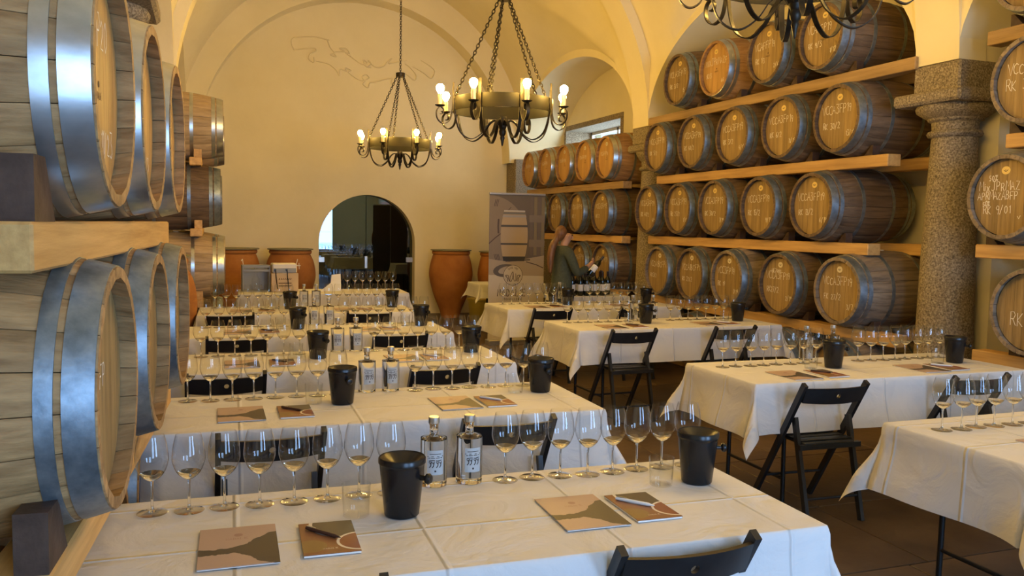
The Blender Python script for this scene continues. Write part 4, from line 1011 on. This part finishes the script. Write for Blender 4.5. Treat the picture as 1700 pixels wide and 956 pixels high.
# small covered side table behind the banner
table(4.32,12.35,0,'small covered table behind the banner',1.05,.6,(.22,.22),77,'folding tables under white cloths')
# bottle table
table(4.66,10.08,0,'bottle table in front of the far rack',.90,.62,(.10,.40),78,'folding tables under white cloths')
WBP = [(0,.0),(.034,0),(.0375,.006),(.0375,.185),(.034,.205),(.018,.232),(.0145,.245),(.0145,.295),(.0155,.298),(.0155,.305),(0,.305)]
WBM = fix(MB().lathe(WBP,20,cap=False).mesh('bottle_body',40)); WBM.materials.append(M['wine_bottle'])
WBC = fix(MB().lathe([(.0152,.245),(.0158,.247),(.0165,.306),(0,.3075)],16,cap=False).mesh('capsule',40)); WBC.materials.append(M['capsule'])
WBL = fix(MB().lathe([(.0379,.06),(.0382,.061),(.0382,.145),(.0379,.146)],20,cap=False).mesh('paper_label',40)); WBL.materials.append(M['paper'])
def wbottle(loc, label, rot=(0,0,0), grp='dark wine bottles on the bottle table'):
    b = thing('wine_bottle', label, 'bottle', loc, rot, grp)
    obj('bottle_body', WBM, None, b); obj('capsule', WBC, None, b); obj('paper_label', WBL, None, b)
rng = random.Random(12); q = 0
for ry in range(4):
    for rx in range(6):
        if (ry,rx) in ((3,0),(0,5)): continue
        q += 1
        wbottle((4.36+rx*.105+rng.uniform(-.012,.012)+.03*(ry%2), 9.90+ry*.11+rng.uniform(-.01,.01), TZ+.0015),
                'dark wine bottle on the bottle table, row %s from the woman, %s along' % (ORD[ry+1], ORD[rx+1]))

# ------------------------------------------------------------------ banner
def banner():
    x0, x1, y, zt = 3.585, 4.40, 11.0, 2.10; w = x1-x0
    b = thing('pull_up_banner', 'pull-up banner picturing a barrel and a clock face, NADALIE emblem below'.replace(' NADALIE',' white'), 'banner', ((x0+x1)/2,y,0))
    obj('base', MB().bbox(-w/2-.01,w/2+.01,-.09,.09,0,.075,.01),'steel',b); obj('top_rail', MB().bbox(-w/2-.005,w/2+.005,-.012,.012,zt-.03,zt,.004),'steel',b)
    obj('pole', MB().tube([(0,.05,.07),(0,.016,zt-.02)],.01,8),'steel',b)
    def flat(name, poly, mt, yy, par=b, th=.001): return obj(name, MB().prism(poly, yy-th, yy, 'y'), mt, par)
    col = lambda n,c: plain(n,c,.5)
    sh = flat('printed_sheet', [(-w/2,.07),(w/2,.07),(w/2,zt-.03),(-w/2,zt-.03)], col('banner_taupe',(.11,.085,.06)), 0)
    P = lambda u,v: (u-w/2, v)          # print coordinates: u from the left edge, v = height
    def pr(name, pts, c, lay): return flat(name,[P(*p) for p in pts],c,-.0016-.0009*lay,sh,.0007)
    pr('print_clock_face',[(0,2.06)]+[(.0+.52*math.cos(a),1.58+.48*math.sin(a)) for a in [PI/2-PI*i/24 for i in range(25)]],col('banner_sepia',(.20,.155,.11)),0)
    pr('print_table',[(0,1.19),(.3,1.15),(w,1.24),(w,.95),(0,.97)],col('banner_tan',(.34,.27,.19)),1)
    for i in range(4): pr('print_door_plank',[(.60+.055*i,1.24),(.645+.055*i,1.24),(.645+.055*i,2.05),(.60+.055*i,2.05)],col('banner_plank',(.12+.05*(i%2),.09+.04*(i%2),.065)),1.5)
    for v in (1.70,1.36): pr('print_door_rail',[(.585,v),(w,v),(w,v+.10),(.585,v+.10)],col('banner_rail',(.17,.13,.09)),2.5)
    pr('print_white_panel',[(0,.07),(w,.07),(w,.95),(0,.97)],col('banner_cream',(.52,.46,.37)),2)
    v0_, v1_, uc = 1.16, 1.86, .365
    def bw(v): return .198-.05*((v-1.51)/.35)**2
    vs_ = [v0_+(v1_-v0_)*i/12 for i in range(13)]
    pr('print_barrel_shadow',[(uc-.12,1.15),(uc+.24,1.17),(uc+.24,1.19),(uc-.12,1.175)],col('banner_shadow_print',(.10,.08,.06)),3)
    pr('print_barrel',[(uc-bw(v),v) for v in vs_]+[(uc+bw(v),v) for v in reversed(vs_)],col('banner_barrel',(.36,.27,.165)),4)
    for va,vb,c in ((1.16,1.225,(.030,.026,.022)),(1.385,1.41,(.05,.045,.04)),(1.63,1.66,(.06,.055,.05)),(1.765,1.795,(.30,.28,.25)),(1.805,1.835,(.14,.13,.11)),(1.842,1.86,(.42,.40,.36))):
        pr('print_barrel_hoop',[(uc-bw(va)-.004,va),(uc+bw(va)+.004,va),(uc+bw(vb)+.004,vb),(uc-bw(vb)-.004,vb)],col('banner_hoop',c),5)
    pr('print_pocket_watch',[(.24+.17*math.cos(2*PI*i/20)-.04*math.sin(2*PI*i/20), 1.03+.085*math.sin(2*PI*i/20)+.03*math.cos(2*PI*i/20)) for i in range(20)],col('banner_watch',(.10,.08,.06)),3)
    pr('print_watch_glass',[(.25+.11*math.cos(2*PI*i/20), 1.035+.05*math.sin(2*PI*i/20)+.02*math.cos(2*PI*i/20)) for i in range(20)],col('banner_watch_glass',(.36,.30,.23)),4)
    eu, ev, er = .355, .965, .14
    pr('print_emblem_disc',[(eu+er*math.cos(2*PI*i/28),ev+er*math.sin(2*PI*i/28)) for i in range(28)],col('banner_cream2',(.46,.40,.31)),6)
    ink = col('banner_ink',(.07,.045,.032))
    def inked(name, draw, lay):
        mb = MB(); draw(mb, lambda u,v: (u-w/2,-.0016-.0009*lay,v)); obj(name, mb.mesh(name), ink, sh)
    def emblem(mb, f):
        E = lambda du,dv: (eu+du*.88, ev+dv*.85)
        ribbon(mb,[(eu+er*math.cos(2*PI*i/28),ev+er*math.sin(2*PI*i/28)) for i in range(29)],.006,f)
        ribbon(mb,[E(-.05,-.105),E(-.045,-.03),E(-.015,.04),E(0,.06)],.008,f); ribbon(mb,[E(-.05,-.105),E(-.025,-.10),E(-.003,-.04),E(.003,.05)],.008,f)
        ribbon(mb,[E(.003,.05),E(.01,-.06),E(.03,-.105),E(.05,-.06),E(.045,.03)],.008,f)
        for q in (-1,1): ribbon(mb,[E(q*.125,-.005),E(q*.10,0),E(q*.075,-.005),E(q*.07,-.06),E(q*.05,-.10)],.010,f); ribbon(mb,[E(q*.125,-.005),E(q*.09,-.05),E(q*.085,-.105)],.010,f)
    inked('printed_emblem', emblem, 7)
    def since(mb, f):
        for i,ch in enumerate('SINCE 1902'):
            a = PI/2+.66-1.32*i/9; cu, cv = eu+.105*math.cos(a), ev+.105*math.sin(a)
            for st in GL[ch]: ribbon(mb,[(cu+(p-.4)*.018*math.sin(a)+(q-.5)*.025*math.cos(a), cv-(p-.4)*.018*math.cos(a)+(q-.5)*.025*math.sin(a)) for p,q in st],.004,f)
    inked('printed_arc_lettering', since, 7)
    inked('printed_name', lambda mb,f: write(mb,'NADALIE',.36,.675,.095,f,.013,1.12,0,random.Random(2),True), 7)
    inked('printed_subtitle', lambda mb,f: write(mb,'TONNELLERIE',.37,.615,.034,f,.006,1.25,0,random.Random(2),True), 7)
    for a, n_ in ((PI/2-.25,3),(PI/2-.75,1),(PI/2-1.25,2),(-PI/2+.75,2),(-PI/2+.30,4)):
        def hour(mb, f, a=a, n_=n_):
            for k in range(n_): dd = (k-(n_-1)/2)*.05; ribbon(mb,[(.36*math.cos(a)+dd*.4,1.58+.34*math.sin(a)),(.46*math.cos(a)+dd*.4,1.58+.44*math.sin(a))],.009,f)
        inked('printed_clock_numeral', hour, .9)
    inked('printed_clock_hand', lambda mb,f: (ribbon(mb,[(0,1.40),(.09,1.48),(.17,1.54)],.014,f), ribbon(mb,[(.135,1.74),(.13,1.64),(.135,1.54)],.024,f)), .9)
    inked('printed_table_edge', lambda mb,f: ribbon(mb,[(.55,1.15),(.70,1.11),(w-.01,1.065)],.012,f), 3)
banner()

# ------------------------------------------------------------------ things on the table by the door
def on_t6(px, py): return px, py
b = thing('cardboard_box','kraft cardboard box under the label printer on the table by the arched door','box',(.87,11.10,TZ+.002),(0,0,.05))
obj('carton', MB().bbox(-.165,.165,-.13,.13,0,.235,.004),'kraft',b)
obj('tape', MB().box(-.03,.03,-.1305,.1305,.2335,.2362),'white_plastic',b)
mb = MB(); f = lambda u,v: (u,-.1308,v); [ribbon(mb,[(u,.15),(u+.004,.16),(u+.008,.172)],.009,f) for u in (-.075,-.05,-.028,-.004,.02,.044,.066)]
for v in (.11,.075): ribbon(mb,[(-.08,v),(0,v),(.08,v)],.012,f)
obj('printed_text', mb.mesh('printed_text'), 'brand', b)
p = thing('label_printer','off-white printer box with hanging black cables on the cardboard carton','printer',(.87,11.10,TZ+.2385),(0,0,.05))
obj('housing', MB().bbox(-.15,.15,-.12,.12,0,.12,.012),'white_plastic',p); obj('front_panel', MB().bbox(-.14,.14,-.124,-.119,.008,.062,.002),'grey_plastic',p)
for x, l in ((-.12,.20),(0.02,.24)):
    obj('cable', MB().tube(bez([(x,-.122,.045),(x+.005,-.14,.03),(x+.01,-.142,-.05),(x+.03,-.142,-l)],5),.006,6),'black_plastic',p,smooth=60)
    obj('plug', MB().bbox(x-.012,x+.012,-.14,-.122,.032,.052,.003),'black_plastic',p)
c = thing('plastic_crate','grey plastic crate beside the cardboard carton','crate',(.53,11.17,TZ+.002),(0,0,.03))
obj('crate_back', MB().bbox(-.17,.17,.10,.115,0,.33,.004),'grey_plastic',c)
for s in (-1,1): obj('crate_side', MB().bbox(s*.155 if s>0 else -.17, .17 if s>0 else -.155,-.115,.10,0,.33,.004),'grey_plastic',c)
obj('crate_floor', MB().bbox(-.155,.155,-.115,.10,0,.012,.003),'grey_plastic',c)
for z in (.25,.30): obj('crate_rail', MB().bbox(-.155,.155,-.115,-.10,z,z+.03,.003),'grey_plastic',c)
g = thing('glass_decanter','tall clear glass decanter standing in the grey crate','decanter',(.53,11.12,TZ+.016))
obj('decanter_body', MB().lathe([(0,0),(.045,0),(.048,.01),(.048,.14),(.02,.18),(.018,.24),(.026,.25),(.024,.25),(.016,.24)],24,cap=False),'tumbler',g,smooth=40)
obj('stopper', MB().lathe([(0,.235),(.014,.235),(.014,.25),(.022,.262),(.018,.285),(0,.29)],16,cap=False),'stem',g,smooth=50)
n = thing('folded_napkin','white folded paper napkin standing on the table by the arched door','napkin',(1.47,11.0,TZ+.002),(0,0,.2))
obj('napkin_sheet', MB().prism([(-.17,0),(.06,0),(.09,.17),(.05,.16)],-.006,.0,'y'),'paper',n); obj('napkin_fold', MB().prism([(-.02,0),(.13,0),(.12,.22),(.0,.21)],.03,.036,'y'),'paper',n)
# dim room behind the door: grey jar and a shelf of glasses
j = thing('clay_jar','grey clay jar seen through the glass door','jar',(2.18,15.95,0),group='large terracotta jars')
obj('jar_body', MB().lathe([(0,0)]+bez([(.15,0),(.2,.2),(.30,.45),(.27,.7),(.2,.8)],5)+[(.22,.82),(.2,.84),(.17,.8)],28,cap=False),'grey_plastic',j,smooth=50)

# ------------------------------------------------------------------ the woman with the bottle
def skin_mesh(name, nodes, edges, sub=2):
    """nodes: list of (pos, rx, ry)"""
    me = bpy.data.meshes.new(name); me.from_pydata([n[0] for n in nodes], edges, []); o = bpy.data.objects.new(name, me); COL.objects.link(o)
    md = o.modifiers.new('skin','SKIN'); md.use_smooth_shade = True
    for i, n in enumerate(nodes): o.data.skin_vertices[0].data[i].radius = (n[1], n[2])
    o.data.skin_vertices[0].data[0].use_root = True
    sb = o.modifiers.new('sub','SUBSURF'); sb.levels = sub; sb.render_levels = sub
    dg = bpy.context.evaluated_depsgraph_get(); ev = o.evaluated_get(dg); m2 = bpy.data.meshes.new_from_object(ev); m2.name = name
    bpy.data.objects.remove(o); m2.polygons.foreach_set('use_smooth',[True]*len(m2.polygons)); return m2
def person():
    # local: +x the way she faces, z up
    p = thing('person','person in a dark green jacket with long auburn ponytail looking at a bottle','person',(4.02,9.46,0),(0,0,.05))
    hand = (.40,-.02,1.235)
    nd = [((0,0,.92),.09,.11),((0,0,1.05),.09,.115),((.0,0,1.22),.115,.15),((.0,0,1.34),.085,.13),((.015,0,1.41),.045,.05),((.04,0,1.455),.05,.052),
          ((.066,0,1.505),.070,.062),((.048,0,1.575),.092,.076),                                                 # 0-7 trunk, neck, head
          ((0,-.19,1.33),.052,.052),((.09,-.235,1.09),.042,.042),((.30,-.12,1.17),.030,.030),((.36,-.09,1.205),.022,.028),   # right arm (towards camera) 8-11
          ((0,.19,1.33),.052,.052),((.12,.23,1.07),.042,.042),((.31,.10,1.08),.030,.030),((.37,.06,1.10),.022,.028),          # left arm 12-15
          ((0,-.08,.80),.055,.055),((.01,-.095,.48),.045,.045),((-.01,-.10,.09),.038,.038),((.10,-.105,.035),.034,.03),
          ((0,.08,.80),.055,.055),((-.03,.10,.48),.045,.045),((-.06,.11,.09),.038,.038),((.05,.115,.035),.034,.03)]
    ed = [(0,1),(1,2),(2,3),(3,4),(4,5),(5,6),(6,7),(3,8),(8,9),(9,10),(10,11),(3,12),(12,13),(13,14),(14,15),(0,16),(16,17),(17,18),(18,19),(0,20),(20,21),(21,22),(22,23)]
    def fingers(base, w0, d, nrm, thumb):
        for k in range(4):
            off = (k-1.5)*.017; L = (.030,.034,.032,.026)[k]
            b0 = len(nd); prev = base
            for s in range(1,3):
                nd.append(((w0[0]+d[0]*L*s+nrm[0]*.012*s*s*.6, w0[1]+d[1]*L*s+nrm[1]*.012*s*s*.6, w0[2]+d[2]*L*s+off+nrm[2]*.0), .0085,.0085)); ed.append((prev,len(nd)-1)); prev = len(nd)-1
        nd.append(((w0[0]+thumb[0],w0[1]+thumb[1],w0[2]+thumb[2]),.010,.010)); ed.append((base,len(nd)-1))
    fingers(11,(.375,-.085,1.225),(.8,.35,.35),(-.2,1,0),(.02,.02,.045))
    fingers(15,(.385,.05,1.10),(.7,-.5,.2),(-.3,-1,0),(.02,-.01,.04))
    obj('body', skin_mesh('body',nd,ed), 'skin', p)
    jn = [((0,0,.80),.145,.175),((0,0,.95),.140,.165),((0,0,1.08),.120,.148),((.0,0,1.22),.130,.165),((.0,0,1.345),.090,.140),((.012,0,1.40),.06,.065),
          ((0,-.195,1.335),.064,.064),((.09,-.245,1.085),.056,.056),((.28,-.135,1.155),.043,.043),
          ((0,.195,1.335),.064,.064),((.12,.24,1.065),.056,.056),((.29,.115,1.08),.043,.043)]
    je = [(0,1),(1,2),(2,3),(3,4),(4,5),(4,6),(6,7),(7,8),(4,9),(9,10),(10,11)]
    obj('jacket', skin_mesh('jacket',jn,je), 'jacket', p)
    tn = [((0,0,.96),.150,.180),((0,0,.86),.15,.18),((0,-.09,.76),.115,.115),((.01,-.095,.46),.070,.070),((-.01,-.10,.06),.058,.058),((0,.09,.76),.115,.115),((-.03,.10,.46),.070,.070),((-.06,.11,.06),.058,.058)]
    obj('trousers', skin_mesh('trousers',tn,[(0,1),(1,2),(2,3),(3,4),(1,5),(5,6),(6,7)]), 'trouser', p)
    for sx,yy in ((.05,-.10),(0,.115)): obj('shoe', MB().bbox(sx-.10,sx+.14,yy-.04,yy+.04,.0,.065,.02), 'shoe', p)
    hn = [((.04,0,1.635),.042,.060),((-.015,0,1.60),.082,.082),((-.04,0,1.535),.074,.078),((-.075,0,1.50),.036,.040),((-.125,0,1.42),.048,.05),((-.15,0,1.30),.046,.05),((-.155,0,1.17),.035,.04),((-.15,0,1.08),.014,.016)]
    obj('hair', skin_mesh('hair',hn,[(i,i+1) for i in range(7)]), 'hair', p)
    obj('nose', MB().lathe([(0,-.025),(.013,-.018),(.010,.0),(.005,.022),(0,.028)],10,cap=False),'skin',p,(.137,0,1.518),(0,-.15,0),smooth=60)
    for s in (-1,1):
        obj('eye', MB().lathe([(0,-.008),(.007,-.005),(.010,0),(.007,.005),(0,.008)],10,cap=False),'ink',p,(.121,s*.028,1.548),smooth=60)
        obj('ear', MB().lathe([(0,-.026),(.010,-.018),(.012,.0),(.010,.018),(0,.028)],10,cap=False),'skin',p,(.045,s*.072,1.535),smooth=60)
        obj('eyebrow', MB().bar((.128,s*.014,1.566),(.115,s*.040,1.566),.006,.006),'hair',p)
    obj('mouth', MB().bar((.122,-.018,1.482),(.122,.018,1.482),.008,.008),'brand',p)
person()
wbottle((4.02+.36,9.46-.005,1.06),'dark wine bottle tilted in the hands of the woman',(0,.72,.05),'dark wine bottle held up')
